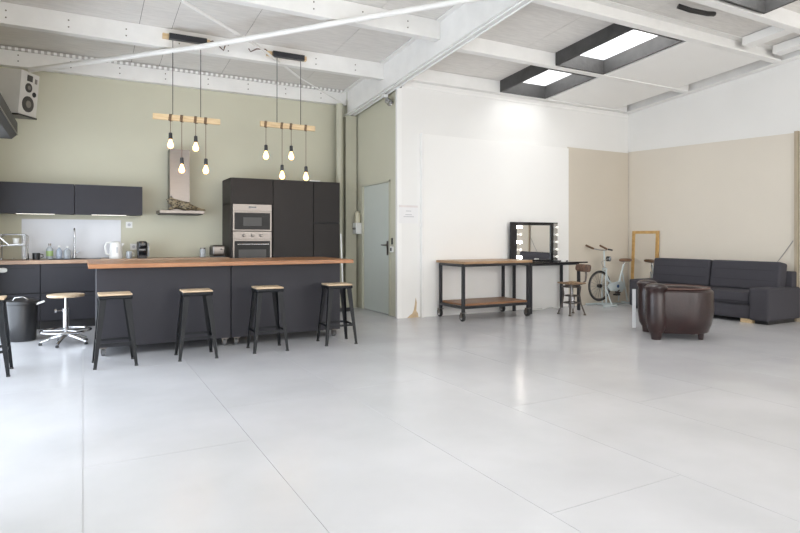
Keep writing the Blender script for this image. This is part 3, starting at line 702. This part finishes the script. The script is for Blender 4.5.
spots = [(-0.745, 6.22, 0.02, 'black metal bar stool with wooden seat, cut off by the left edge of the photo'),
         (0.265, 6.165, 0.02, 'black metal bar stool with wooden seat at the left end of the island'),
         (1.005, 6.16, -0.03, 'black metal bar stool with wooden seat, second from the left along the island'),
         (1.745, 6.19, -0.05, 'black metal bar stool with wooden seat, third from the left along the island'),
         (2.56, 6.22, -0.08, 'black metal bar stool with wooden seat at the right end of the island')]
for i, (x, y, rz, lab) in enumerate(spots):
    o = st if i == 0 else copy_tree(st)
    o.location = (x, y, 0); o.rotation_euler = (0, 0, rz); tag(o, lab, 'stool', 'black bar stools with wooden seats')

# chrome swivel stool
e = empty('swivel_stool', (-0.17, 7.62, 0), label='chrome pedestal stool with round wooden seat in front of the drawers', cat='stool')
MB().lathe([(0.0, 0.535), (0.185, 0.535), (0.192, 0.548), (0.185, 0.562), (0, 0.565)], n=36).build('seat', 'seat_wood', e, True)
MB().lathe([(0.030, 0.08), (0.030, 0.36), (0.036, 0.365), (0.036, 0.40), (0.016, 0.405), (0.014, 0.52), (0.06, 0.535), (0, 0.535)], n=18).build('column', 'chrome', e, True)
MB().tube([(-0.03, 0, 0.38), (-0.10, -0.02, 0.38)], 0.006).lathe([(0.022, -0.01), (0.022, 0.01), (0, 0.01)], (-0.10, -0.02, 0.38), (0, PI / 2, 0), 12).build('clamp_knob', 'chrome', e, True)
fr = MB().ring((0, 0, 0.15), 0.25, 0.013, 'Z', 40)
for k in range(5):
    a = 0.3 + k * 2 * PI / 5; fr.tube([(0.022 * math.cos(a), 0.022 * math.sin(a), 0.15), (0.25 * math.cos(a), 0.25 * math.sin(a), 0.15)], 0.008, 8)
fr.build('footrest', 'chrome', e, True)
for k in range(5):
    a = 0.62 + k * 2 * PI / 5; ca, sa = math.cos(a), math.sin(a)
    l_ = MB().tube([(0.02 * ca, 0.02 * sa, 0.10), (0.12 * ca, 0.12 * sa, 0.075), (0.25 * ca, 0.25 * sa, 0.03)], 0.013, 8, rs=[0.022, 0.020, 0.015]).build('leg', 'chrome', e, True)
    MB().lathe([(0.018, 0), (0.018, 0.02), (0, 0.03)], (0.25 * ca, 0.25 * sa, 0.0), n=12).build('foot', 'black_plastic', l_, True)

# bin
e = empty('waste_bin', (-0.63, 8.12, 0), label='round black waste bin in front of the leftmost base cabinet', cat='bin')
MB().lathe([(0.14, 0), (0.145, 0.02), (0.165, 0.42), (0.16, 0.43), (0, 0.43)], n=32).build('body', 'black_plastic', e, True)
MB().lathe([(0.176, 0.43), (0.178, 0.45), (0.17, 0.465), (0.10, 0.49), (0, 0.497)], n=32).build('lid', 'black_plastic', e, True)
MB().tube([(-0.085, -0.09, 0.465), (-0.06, -0.11, 0.51), (0.02, -0.12, 0.52), (0.07, -0.11, 0.48)], 0.007).build('handle', 'chrome', e, True)
MB().box((0.19, -0.07, 0.44), (0.09, 0.02, 0.022), (0, -0.35, 0), bev=0.004).build('clip', 'white_plastic', e)

# ------------------------------------------------------------------ pendant lamps
def pendant(xa, xb, z, mount, bulbs, sus, label, glabels):
    Y = 7.86
    e = empty('pendant_lamp', ((xa + xb) / 2, Y, z), label=label, cat='pendant lamp')
    cx = (xa + xb) / 2
    MB().b2(xa - cx, xb - cx, -0.016, 0.016, -0.036, 0.036, 0.002).build('wooden_bar', 'pale_wood', e)
    mz = mount[2] - z
    MB().b2(mount[0] - cx, mount[1] - cx, -0.03, 0.03, mz - 0.04, mz + 0.035, 0.003).build('ceiling_mount', 'black_metal', e)
    MB().b2(mount[0] - cx - 0.07, mount[1] - cx + 0.05, 0.031, 0.085, mz - 0.02, mz + 0.04).build('fixing_batten', 'pale_wood', e)
    for x in sus: MB().tube([(x - cx, 0, 0.036), (x - cx, 0, mz - 0.05)], 0.0045, 6).build('suspension_cord', 'cable_black', e)
    for i, (x, zb) in enumerate(bulbs):
        zt = zb - z
        c = MB(); c.tube([(x - cx, -0.022, -0.04), (x - cx, -0.022, zt + 0.075)], 0.0035, 6)
        for k in range(3):
            xx = x - cx + 0.012 * (k - 1)
            c.tube([(xx - 0.01, -0.020, -0.041), (xx, -0.022, 0.04), (xx + 0.01, 0.020, 0.041), (xx + 0.014, 0.022, -0.041), (xx - 0.006, -0.018, -0.043)], 0.004, 6)
        cd = c.build('cord', 'cable_brown', e, True)
        MB().lathe([(0.008, 0.09), (0.022, 0.08), (0.024, 0.02), (0.022, 0.0)], (x - cx, -0.022, zt), n=16).build('lamp_holder', 'black_metal', cd, True)
        prof = [(0.014, 0.0), (0.016, -0.015), (0.028, -0.045), (0.036, -0.068), (0.034, -0.09), (0.020, -0.108), (0.0, -0.114)]
        MB().lathe(prof, (x - cx, -0.022, zt), n=20).build('bulb', 'bulb_warm', cd, True)
    return e
pendant(0.765, 1.585, 2.725, (0.955, 1.415, 3.755), [(0.97, 2.445), (1.105, 2.14), (1.275, 2.43), (1.40, 2.145)], (1.00, 1.34), 'pendant lamp of four filament bulbs on a wooden bar, in front of the cooker hood', 'l')
pendant(2.115, 2.90, 2.755, (2.29, 2.74, 3.735), [(2.19, 2.385), (2.415, 2.125), (2.545, 2.40), (2.76, 2.125)], (2.35, 2.69), 'pendant lamp of four filament bulbs on a wooden bar, in front of the tall cabinets', 'r')
q = MB().tube([(1.42, 7.90, 3.76), (1.50, 7.90, 3.79), (1.58, 7.91, 3.74), (1.64, 7.91, 3.69), (1.66, 7.91, 3.76)], 0.008, 6).build('lamp_cable', 'cable_brown', smooth=True); tag(q, 'short brown cable at the right end of the left lamp mount', 'cable')
q = MB().tube([(2.28, 7.90, 3.74), (2.2, 7.90, 3.79), (2.08, 7.91, 3.78), (2.0, 7.91, 3.73), (1.97, 7.91, 3.77)], 0.008, 6).build('lamp_cable', 'cable_brown', smooth=True); tag(q, 'short brown cable at the left end of the right lamp mount', 'cable')

# ------------------------------------------------------------------ loudspeaker and shutter box
e = empty('loudspeaker', (-0.735, 8.78, 2.75), rz=-math.radians(33), label='white loudspeaker with black drivers high in the left corner', cat='loudspeaker')
b = MB()
b.box((0, 0, 0.28), (0.33, 0.32, 0.54), (0, 0.09, 0), bev=0.006).build('cabinet', 'speaker_white', e)
R9 = Matrix.Rotation(0.09, 3, 'Y')
def onface(name, y, z, r, m, par, d=0.0, depth=0.006):
    c = Vector((0, 0, 0.28)) + R9 @ Vector((0.166 + d, y, z)); q = MB()
    q.lathe([(r, 0), (r, depth), (r * 0.75, depth), (r * 0.3, depth * 0.5), (0, depth * 0.6)], tuple(c), (R9 @ Matrix.Rotation(PI / 2, 3, 'Y')), 24)
    return q.build(name, m, par, True)
w_ = onface('woofer', -0.01, -0.13, 0.10, 'driver_cone', e); onface('dust_cap', -0.01, -0.13, 0.045, 'driver_dome', w_, 0.006)
w_ = onface('midrange', -0.02, 0.075, 0.058, 'driver_cone', e); onface('dust_cap', -0.02, 0.075, 0.026, 'driver_dome', w_, 0.006)
onface('port', 0.085, 0.01, 0.032, 'black_gap', e)
for nm, y, z, sy, sz, mm in (('tweeter', -0.01, 0.195, 0.09, 0.075, 'driver_cone'), ('badge', 0.10, 0.18, 0.035, 0.06, 'driver_dome')):
    c = Vector((0, 0, 0.28)) + R9 @ Vector((0.169, y, z)); MB().box(tuple(c), (0.006, sy, sz), R9).build(nm, mm, e)
MB().box((0.0, 0, -0.005), (0.30, 0.32, 0.02), (0, 0.09, 0)).build('base_plate', 'black_plastic', e)
MB().box((-0.10, 0.18, 0.45), (0.06, 0.06, 0.10)).build('bracket', 'black_metal', e)
e = empty('shutter_box', (-0.86, 7.2, 2.40), label='dark grey shutter box on the left wall below the loudspeaker', cat='shutter box')
q = MB(); q.prism([(-0.158, 0.0), (0.10, 0.0), (0.16, 0.06), (0.16, 0.20), (-0.158, 0.62)], 2.5, (0, 1.25, 0.0), (PI / 2, 0, 0)); q.build('housing', 'curb_dark', e)
MB().b2(0.155, 0.165, -1.25, 1.25, 0.05, 0.065).build('edge_strip', 'steel', e)

# ------------------------------------------------------------------ trolley table
e = empty('trolley_table', (5.385, 7.19, 0), label='wooden-topped trolley table with black frame and lower shelf on casters', cat='table')
hx, hy = 0.60, 0.30
fr = MB()
for sx in (-1, 1):
    for sy in (-1, 1): MB().box((sx * hx, sy * hy, 0.475), (0.04, 0.04, 0.69)).build('leg', 'black_metal', e)
for z in (0.805, 0.20):
    fr = MB()
    for sy in (-1, 1): fr.box((0, sy * hy, z), (2 * hx - 0.04, 0.036, 0.04))
    for sx in (-1, 1): fr.box((sx * hx, 0, z), (0.036, 2 * hy, 0.04))
    fr.build('top_frame' if z > 0.5 else 'shelf_frame', 'black_metal', e)
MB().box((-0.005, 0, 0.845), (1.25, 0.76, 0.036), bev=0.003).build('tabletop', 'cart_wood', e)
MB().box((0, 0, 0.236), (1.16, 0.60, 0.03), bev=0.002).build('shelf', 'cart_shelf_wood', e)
for sx in (-1, 1):
    for sy in (-1, 1):
        c = MB(); c.box((sx * hx, sy * hy, 0.127), (0.07, 0.07, 0.006)); c.box((sx * hx - 0.026, sy * hy + 0.015, 0.09), (0.004, 0.05, 0.08)); c.box((sx * hx + 0.026, sy * hy + 0.015, 0.09), (0.004, 0.05, 0.08))
        o = c.build('caster', 'steel', e)
        MB().lathe([(0.03, -0.018), (0.058, -0.016), (0.062, 0), (0.058, 0.016), (0.03, 0.018), (0, 0.018)], (sx * hx, sy * hy + 0.02, 0.062), (0, PI / 2, 0), 24).build('wheel', 'rubber', o, True)
        MB().lathe([(0, -0.024), (0.036, -0.024), (0.036, 0.024), (0, 0.024)], (sx * hx, sy * hy + 0.02, 0.062), (0, PI / 2, 0), 16).build('hub', 'chrome', o, True)

# black table with mirror
e = empty('dressing_table', (6.74, 7.30, 0), label='black table with square legs against the wall under the lit mirror', cat='table')
MB().box((0, 0, 0.795), (1.38, 0.48, 0.022), bev=0.002).build('tabletop', 'black_gloss', e)
fr = MB()
for sy in (-1, 1): fr.box((0, sy * 0.20, 0.77), (1.04, 0.03, 0.028))
for sx in (-1, 1): fr.box((sx * 0.52, 0, 0.77), (0.03, 0.40, 0.028))
fr.build('frame', 'black_metal', e)
for sx in (-0.52, 0.52):
    for sy in (-1, 1): MB().box((sx, sy * 0.20, 0.38), (0.04, 0.04, 0.76)).build('leg', 'black_metal', e)

e = empty('lit_mirror', (6.66, 7.50, 0.808), label='black framed make-up mirror with bulbs down both sides, standing on the black table', cat='mirror')
e.rotation_euler = (0.008, 0, 0)
fr = MB(); fr.b2(-0.52, -0.40, -0.02, 0.02, 0, 0.655); fr.b2(0.34, 0.40, -0.02, 0.02, 0, 0.655); fr.b2(-0.40, 0.34, -0.02, 0.02, 0.605, 0.655); fr.b2(-0.40, 0.34, -0.018, 0.018, 0, 0.03); fr.b2(0.40, 0.50, -0.018, 0.018, 0.64, 0.655)
fr.build('frame', 'black_gloss', e)
MB().b2(-0.40, 0.34, -0.004, 0.006, 0.03, 0.605).build('mirror_glass', 'mirror', e)
MB().b2(0.40, 0.50, -0.012, 0.012, 0, 0.64).build('lamp_strip', 'chrome', e)
for sx, x in ((-1, -0.35), (1, 0.45)):
    for k in range(5):
        z = 0.075 + k * 0.125
        MB().lathe([(0.012, 0), (0.012, 0.010), (0.020, 0.020), (0.024, 0.034), (0.018, 0.05), (0, 0.056)], (x, -0.02, z), (PI / 2, 0, 0), 14).build('bulb', 'bulb_white' if (sx < 0 and k in (0, 2, 4)) else 'bulb_off_glow', e, True)
MB().b2(0.36, 0.60, -0.16, -0.04, 0, 0.012).build('foot', 'black_metal', e)
q = MB().box((6.99, 7.17, 0.822), (0.07, 0.05, 0.03), bev=0.008).build('small_box', 'white_plastic'); tag(q, 'tiny pale box on the black table below the lit mirror', 'box')
q = MB().tube([(6.5, 7.45, 0.012), (6.7, 7.38, 0.012), (6.85, 7.42, 0.03), (6.92, 7.38, 0.05), (7.0, 7.42, 0.03), (7.08, 7.4, 0.012), (7.16, 7.44, 0.012)], 0.011, 8).build('power_cable', 'white_plastic', smooth=True); tag(q, 'white cable lying on the floor under the black table', 'cable')

# ------------------------------------------------------------------ vintage swivel chair
e = empty('workshop_chair', (6.72, 6.72, 0), rz=-0.12, label='old industrial swivel chair with worn wooden seat beside the black table', cat='chair')
MB().cushion((0, 0, 0.497), (0.36, 0.36, 0.035), 0.45, f=lambda p: Vector((p.x, p.y, p.z - 0.03 * (1 - min(1, (p.x * p.x + p.y * p.y) / 0.04)) * (1 if p.z > 0 else 0)))).build('seat', 'old_wood', e, True)
def curv(p): return Vector((p.x + 0.35 * p.y * p.y * -1, p.y, p.z))
MB().cushion((0.25, 0, 0.725), (0.035, 0.36, 0.125), 0.5, (0, 0.12, 0), f=lambda p: Vector((p.x - 0.9 * p.y * p.y, p.y, p.z))).build('backrest', 'dark_old_wood', e, True)
q = MB(); q.beam((0.02, 0, 0.46), (0.19, 0, 0.47), 0.035, 0.008); q.tube([(0.19, 0, 0.47), (0.27, 0, 0.52), (0.285, 0, 0.62), (0.268, 0, 0.73)], 0.015, 8)
q.build('back_bracket', 'worn_steel', e, True)
q = MB().lathe([(0.10, 0.455), (0.10, 0.47), (0, 0.47)], n=20).ring((0, 0, 0.44), 0.14, 0.010)
q.build('seat_plate', 'worn_steel', e, True)
MB().lathe([(0.045, 0.10), (0.05, 0.12), (0.05, 0.30), (0.018, 0.31), (0.018, 0.455)], n=16).build('column', 'chrome', e, True)
fr = MB().ring((0, 0, 0.19), 0.125, 0.008, 'Z', 32).ring((0, 0, 0.30), 0.10, 0.010, 'Z', 32); fr.build('footrest', 'worn_steel', e, True)
for k in range(4):
    a = PI / 4 + k * PI / 2; ca, sa = math.cos(a), math.sin(a)
    l_ = MB().tube([(0.135 * ca, 0.135 * sa, 0.44), (0.12 * ca, 0.12 * sa, 0.32), (0.14 * ca, 0.14 * sa, 0.18), (0.20 * ca, 0.20 * sa, 0.02)], 0.012, 8).build('leg', 'worn_steel', e, True)
    MB().lathe([(0.022, 0), (0.022, 0.015), (0.012, 0.025), (0, 0.025)], (0.20 * ca, 0.20 * sa, 0), n=12).build('foot', 'worn_steel', l_, True)
    MB().tube([(0.03 * ca, 0.03 * sa, 0.19), (0.13 * ca, 0.13 * sa, 0.19)], 0.007, 6).build('strut', 'worn_steel', l_, True)

# ------------------------------------------------------------------ exercise bike
e = empty('exercise_bike', (8.31, 7.33, 0), label='pale blue-grey vintage exercise bike in the corner beside the sofa', cat='exercise bike')
wx, wz = -0.31, 0.355
wh = MB().ring((wx, 0, wz), 0.255, 0.016, 'Y', 44).build('wheel', 'rubber', e, True)
MB().ring((wx, 0, wz), 0.232, 0.009, 'Y', 44).build('rim', 'steel', wh, True)
sp = MB()
for k in range(18):
    a = 2 * PI * k / 18; sp.tube([(wx + 0.02 * math.cos(a), 0.012 * (-1) ** k, wz + 0.02 * math.sin(a)), (wx + 0.23 * math.cos(a), 0, wz + 0.23 * math.sin(a))], 0.0025, 5)
sp.build('spoke', 'chrome', wh, True)
MB().lathe([(0.035, -0.03), (0.035, 0.03), (0, 0.03)], (wx, 0, wz), (PI / 2, 0, 0), 16).build('hub', 'black_plastic', wh, True)
f = MB()
for sy in (-1, 1):
    f.tube([(wx + 0.12, sy * 0.045, 0.02), (wx + 0.10, sy * 0.045, wz + 0.05), (wx + 0.13, sy * 0.04, 0.66)], 0.013, 10)
f.tube([(wx + 0.13, -0.045, 0.66), (wx + 0.13, 0.045, 0.66)], 0.013)
f.tube([(wx + 0.13, 0, 0.64), (wx + 0.11, 0, 0.97)], 0.015, 10)
f.tube([(wx + 0.13, 0, 0.62), (wx + 0.20, 0, 0.46), (wx + 0.36, 0, 0.33), (0.20, 0, 0.30)], 0.022, 12)
f.tube([(0.14, 0, 0.30), (0.30, 0, 0.72)], 0.018, 12)
f.tube([(0.26, 0, 0.60), (0.40, 0, 0.06)], 0.012, 10)
f.tube([(0.28, 0.03, 0.60), (0.20, 0.03, 0.06)], 0.012, 10)
f.build('frame', 'bike_paint', e, True)
b = MB()
b.tube([(wx - 0.12, -0.20, 0.018), (wx + 0.20, -0.20, 0.018), (wx + 0.38, 0.0, 0.022), (wx + 0.20, 0.20, 0.018), (wx - 0.12, 0.20, 0.018)], 0.017, 10)
b.tube([(wx + 0.12, -0.20, 0.02), (wx + 0.12, 0.20, 0.02)], 0.016, 10)
b.tube([(wx + 0.38, 0, 0.022), (0.44, 0, 0.022)], 0.016, 10); b.tube([(0.44, -0.17, 0.018), (0.44, 0.17, 0.018)], 0.017, 10)
b.tube([(wx + 0.12, -0.17, 0.02), (wx + 0.12, -0.045, 0.30)], 0.010, 8)
b.build('stand', 'bike_paint', e, True)
MB().prism([(-0.16, -0.06), (0.14, -0.10), (0.22, 0.0), (0.14, 0.10), (-0.16, 0.07), (-0.22, 0)], 0.03, (0.05, -0.035, 0.33), (PI / 2, 0, 0)).build('chain_guard', 'bike_paint', e)
MB().lathe([(0.03, 0), (0.03, 0.005), (0, 0.005)], (0.08, -0.066, 0.34), (PI / 2, 0, 0), 14).build('emblem', 'bike_blue', e)
hb_ = MB(); hx0, hz0 = wx + 0.11, 0.99
hb_.tube([(hx0 - 0.25, -0.16, 1.06), (hx0 - 0.10, -0.15, 1.01), (hx0, -0.06, 0.985), (hx0, 0.06, 0.985), (hx0 - 0.10, 0.15, 1.01), (hx0 - 0.25, 0.16, 1.06)], 0.011, 8)
hbo = hb_.build('handlebar', 'chrome', e, True)
for sy in (-1, 1): MB().tube([(hx0 - 0.27, sy * 0.16, 1.068), (hx0 - 0.10, sy * 0.15, 1.01)], 0.018, 10).build('grip', 'bike_brown', hbo, True)
MB().tube([(hx0 + 0.0, -0.10, 1.0), (hx0 + 0.11, -0.08, 0.985)], 0.016, 10).build('brake_lever', 'black_plastic', hbo, True)
MB().lathe([(0.045, -0.03), (0.045, 0.03), (0, 0.03)], (wx + 0.19, -0.03, 0.83), (PI / 2, 0, 0.3), 20).build('speedometer', 'black_plastic', e, True)
ca_ = MB(); ca_.tube([(wx + 0.15, -0.05, 0.83), (wx - 0.05, -0.08, 0.78), (wx + 0.02, -0.06, 0.70), (wx + 0.15, -0.03, 0.66)], 0.006, 6)
ca_.build('brake_cable', 'cable_grey', e, True)
s_ = MB().tube([(0.30, 0, 0.70), (0.315, 0, 0.77)], 0.012).build('saddle_post', 'chrome', e, True)
MB().cushion((0.33, 0, 0.80), (0.27, 0.19, 0.065), 0.7, f=lambda p: Vector((p.x, p.y * (0.35 + 0.65 * min(1, max(0, (p.x + 0.10) / 0.15))), p.z))).build('saddle', 'bike_brown', e, True)
pc = MB(); pc.lathe([(0.08, -0.004), (0.08, 0.004), (0, 0.004)], (0.10, -0.05, 0.27), (PI / 2, 0, 0), 24); pc.tube([(0.10, -0.08, 0.27), (-0.02, -0.08, 0.20)], 0.010, 8); pc.tube([(0.10, 0.06, 0.27), (0.22, 0.06, 0.34)], 0.010, 8)
pco = pc.build('crank', 'worn_steel', e, True)
MB().box((-0.03, -0.13, 0.20), (0.09, 0.08, 0.025)).build('pedal', 'black_plastic', pco); MB().box((0.22, 0.11, 0.34), (0.09, 0.08, 0.025)).build('pedal', 'black_plastic', pco)

# ------------------------------------------------------------------ leaning mirror
e = empty('leaning_mirror', (8.965, 7.19, 0.0), label='tall mirror in a gold wooden frame leaning on the wall behind the sofa end', cat='mirror')
e.rotation_euler = (0, 0.045, 0)
fr = MB(); W2, HH = 0.285, 1.33
fr.b2(-0.012, 0.012, -W2, -W2 + 0.06, 0, HH); fr.b2(-0.012, 0.012, W2 - 0.06, W2, 0, HH); fr.b2(-0.012, 0.012, -W2 + 0.06, W2 - 0.06, HH - 0.05, HH, 0.003); fr.b2(-0.012, 0.012, -W2 + 0.06, W2 - 0.06, 0, 0.05, 0.003)
fr.build('frame', 'gold_frame', e)
MB().b2(-0.004, 0.006, -W2 + 0.06, W2 - 0.06, 0.05, HH - 0.05).build('mirror_glass', 'mirror', e)

# ------------------------------------------------------------------ sofa
SX0, SX1, SY0, SY1 = 8.21, 9.025, 4.57, 6.88
e = empty('sofa', ((SX0 + SX1) / 2, (SY0 + SY1) / 2, 0), label='long charcoal fabric sofa with two back cushions against the beige wall', cat='sofa')
L = (SY1 - SY0) / 2; D = (SX1 - SX0) / 2
MB().b2(-D + 0.02, D - 0.02, -L + 0.27, L - 0.27, 0.06, 0.255, 0.02).build('base', 'sofa_fabric', e, True)
for sy in (-1, 1):
    MB().box((0, sy * (L - 0.135), 0.275), (2 * D, 0.27, 0.45), bev=0.035, seg=4).build('armrest', 'sofa_fabric', e, True)
MB().cushion((-0.05, 0, 0.345), (2 * D - 0.14, 2 * L - 0.545, 0.19), 0.16, n=48, m=20).build('seat_cushion', 'sofa_fabric', e, True)
q = MB()
for z in (0.30, 0.262): q.tube([(-D + 0.012, -L + 0.28, z), (-D + 0.012, L - 0.28, z)], 0.005, 6)
q.build('piping', 'sofa_seam', e, True)
MB().b2(D - 0.14, D, -L + 0.05, L - 0.05, 0.42, 0.72, 0.02).build('backboard', 'sofa_fabric', e, True)
for sy in (-1, 1):
    c = MB().box((D - 0.25, sy * (L - 0.10) / 2 , 0.635), (0.20, L - 0.115, 0.43), (0, 0.16, 0), bev=0.045, seg=5).build('back_cushion', 'sofa_fabric', e, True)
    s2 = MB()
    for z in (-0.07, 0.08): s2.tube([Vector((D - 0.25, 0, 0.635)) + Matrix.Rotation(0.16, 3, 'Y') @ Vector((-0.0985, yy, z)) + Vector((0.0, sy * (L - 0.10) / 2, 0)) for yy in (-L / 2 + 0.12, 0, L / 2 - 0.12)], 0.004, 6)
    s2.build('stitching', 'sofa_seam', c, True)
for sy in (-1, 1):
    MB().box((-D + 0.10, sy * (L - 0.33), 0.03), (0.10, 0.17, 0.06), bev=0.004).build('foot', 'pale_wood', e)
    MB().box((D - 0.10, sy * (L - 0.33), 0.03), (0.10, 0.12, 0.06), bev=0.004).build('foot', 'pale_wood', e)
for sy in (-1, 1):
    MB().box((0, sy * (L - 0.135), 0.025), (2 * D - 0.16, 0.18, 0.05)).build('arm_plinth', 'black_plastic', e)
q = MB().tube([(XR - 0.037, 4.68, 1.16), (XR - 0.037, 4.80, 0.98), (XR - 0.037, 4.93, 0.80), (XR - 0.037, 5.0, 0.6), (XR - 0.037, 5.0, 0.02)], 0.006, 6).build('wall_cable', 'cable_grey', smooth=True)
tag(q, 'thin grey cable hanging down the beige wall behind the right end of the sofa', 'cable')

# ------------------------------------------------------------------ leather armchair
A = Vector((5.965, 4.605)); fdir = Vector((-0.74, 0.67)).normalized(); lat = Vector((0.67, 0.74)).normalized()
cen = A + lat * 0.30 - fdir * 0.29
ang = math.atan2(fdir.y, fdir.x)
e = empty('club_armchair', (cen.x, cen.y, 0), rz=ang, label='dark brown leather tub armchair with rolled arm fronts in front of the sofa', cat='armchair')
# local: +x forward, near arm at -y or +y
def shell(rad, z0, z1, th, name, m, parent, flare=0.0):
    q = MB(); N = 40; pts = []
    for i in range(N + 1):
        t = i / N
        # U path from (+x,+y) round the back to (+x,-y)
        a = PI / 2 + PI * t
        if t < 0.0001 or t > 0.9999: pass
        pts.append((math.cos(a), math.sin(a)))
    path = [(0.30, rad)] + [(rad * 1.02 * c - 0.02, rad * s) for c, s in pts] + [(0.30, -rad)]
    inn = [(0.30, rad - th)] + [((rad - th) * 1.02 * c - 0.02, (rad - th) * s) for c, s in pts] + [(0.30, -rad + th)]
    rows = []
    for (P, k) in ((path, 0), (inn, 1)):
        pass
    def sec(i):
        o, n_ = Vector(path[i]), Vector(inn[i]); d = (o - n_).normalized()
        out = []
        H = z1 + 0.0
        prof = [(0.0, z0, -0.05), (0.0, z0 + 0.10, -0.012), (0.0, (z0 + z1) / 2, 0.012), (0.0, z1 - 0.04, 0.008), (0.25, z1 - 0.005, 0.0), (0.5, z1, 0), (0.8, z1 - 0.01, 0), (1.0, z1 - 0.05, 0), (1.0, z0, 0)]
        for (f_, z, off) in prof:
            p = o.lerp(n_, f_) + d * off; out.append(q.bm.verts.new((p.x, p.y, z)))
        return out
    S_ = [sec(i) for i in range(len(path))]
    for a, b in zip(S_[:-1], S_[1:]):
        for k in range(len(a)):
            k2 = (k + 1) % len(a); q.bm.faces.new((a[k], a[k2], b[k2], b[k]))
    q.bm.faces.new(S_[0]); q.bm.faces.new(S_[-1][::-1])
    return q.build(name, m, parent, True)
shell(0.365, 0.075, 0.60, 0.13, 'shell', 'leather', e)
pipe = MB()
for s in (-1, 1): pipe.tube([(0.265, s * 0.375, 0.10), (0.265, s * 0.388, 0.35), (0.265, s * 0.378, 0.585), (0.20, s * 0.35, 0.605)], 0.007, 8)
pp = [(0.26, 0.335)] + [(0.34 * math.cos(PI / 2 + PI * i / 24) - 0.02, 0.335 * math.sin(PI / 2 + PI * i / 24)) for i in range(25)] + [(0.26, -0.335)]
pipe.tube([(x, y, 0.602) for x, y in pp], 0.006, 6)
pipe.build('piping', 'leather_piping', e, True)
for s in (-1, 1):
    MB().lathe([(0.075, 0.08), (0.098, 0.13), (0.113, 0.25), (0.115, 0.52), (0.107, 0.565), (0.12, 0.59), (0.125, 0.62), (0.10, 0.648), (0.05, 0.660), (0, 0.662)], (0.29, s * 0.30, 0), n=28).build('arm_front', 'leather', e, True)
    MB().lathe([(0.055, 0), (0.062, 0.05), (0.066, 0.082), (0, 0.082)], (0.29, s * 0.30, 0), n=20).build('foot', 'leather', e, True)
MB().cushion((0.05, 0, 0.36), (0.58, 0.46, 0.17), 0.3, n=32, m=16).build('seat_cushion', 'leather', e, True)
MB().box((0.03, 0, 0.20), (0.56, 0.46, 0.22), bev=0.02).build('seat_base', 'leather', e, True)
for s in (-1, 1): MB().lathe([(0.028, 0), (0.042, 0.12), (0, 0.12)], (-0.22, s * 0.19, 0), n=14).build('foot', 'leather', e, True)
q = MB().box((0, 0, 0.27), (0.014, 0.045, 0.51), bev=0.002).build('white_panel', 'paper'); q.location = (6.365, 5.25, 0.003); q.rotation_euler = (0, 0, math.radians(39.7)) 
tag(q, 'white upright panel just visible at the left side of the leather armchair', 'panel')

# ------------------------------------------------------------------ world, lights, camera
wd = bpy.data.worlds.new('World'); scn.world = wd; wd.use_nodes = True
bg = wd.node_tree.nodes['Background']; sk_ = wd.node_tree.nodes.new('ShaderNodeTexSky')
try:
    sk_.sky_type = 'HOSEK_WILKIE'; sk_.turbidity = 6; sk_.sun_direction = Vector((-0.3, 0.4, 0.85)).normalized()
except Exception: pass
mxw = wd.node_tree.nodes.new('ShaderNodeMixRGB'); mxw.inputs[0].default_value = 0.75; mxw.inputs[2].default_value = (0.86, 0.93, 1.0, 1)
wd.node_tree.links.new(sk_.outputs[0], mxw.inputs[1]); wd.node_tree.links.new(mxw.outputs[0], bg.inputs['Color'])
bg.inputs['Strength'].default_value = 2.2

def area(name, loc, rot, sx, sy, power, color):
    ld = bpy.data.lights.new(name, 'AREA'); ld.shape = 'RECTANGLE'; ld.size = sx; ld.size_y = sy; ld.energy = power; ld.color = color
    o = bpy.data.objects.new(name, ld); COL.objects.link(o); o.location = loc; o.rotation_euler = rot; return o
# daylight entering through the glazed openings
for k, (a, b, LZ) in enumerate(LO):
    area('daylight_left', (XL - 0.3, (a + b) / 2, LZ / 2), (0, -PI / 2, 0), LZ, b - a, (30, 210)[k], (0.80, 0.89, 1.0))
for (a, b) in RO:
    area('daylight_rear', ((a + b) / 2, YR - 0.3, 1.9), (PI / 2, 0, 0), b - a, 2.8, 235, (1.0, 0.965, 0.92))
for k, (x0, x1, y0, y1) in enumerate(SKY):
    area('daylight_roof', ((x0 + x1) / 2, (y0 + y1) / 2, roof_z((y0 + y1) / 2, OFF if x0 > 4 else 0) + 0.16), (0, 0, 0), x1 - x0, y1 - y0, (14, 26, 26, 60, 35)[k], (1.0, 0.98, 0.95))  # last two lamps shine through the added, unseen roof lights

cd = bpy.data.cameras.new('Camera'); cam = bpy.data.objects.new('Camera', cd); COL.objects.link(cam)
cam.location = (0, 0, 1.2); cam.rotation_euler = (PI / 2, 0, -math.radians(28.576))
cd.sensor_width = 36; cd.sensor_fit = 'HORIZONTAL'; cd.lens = 582 / 800 * 36; cd.shift_y = -28.5 / 800; cd.clip_start = 0.02
scn.camera = cam
vs = scn.view_settings; vs.view_transform = 'Standard'; vs.look = 'None'; vs.exposure = 0.0; vs.gamma = 1.0; vs.use_curve_mapping = False
scn.cycles.use_denoising = True
scn.cycles.max_bounces = 10; scn.cycles.diffuse_bounces = 6; scn.cycles.glossy_bounces = 4
scn.cycles.sample_clamp_indirect = 6
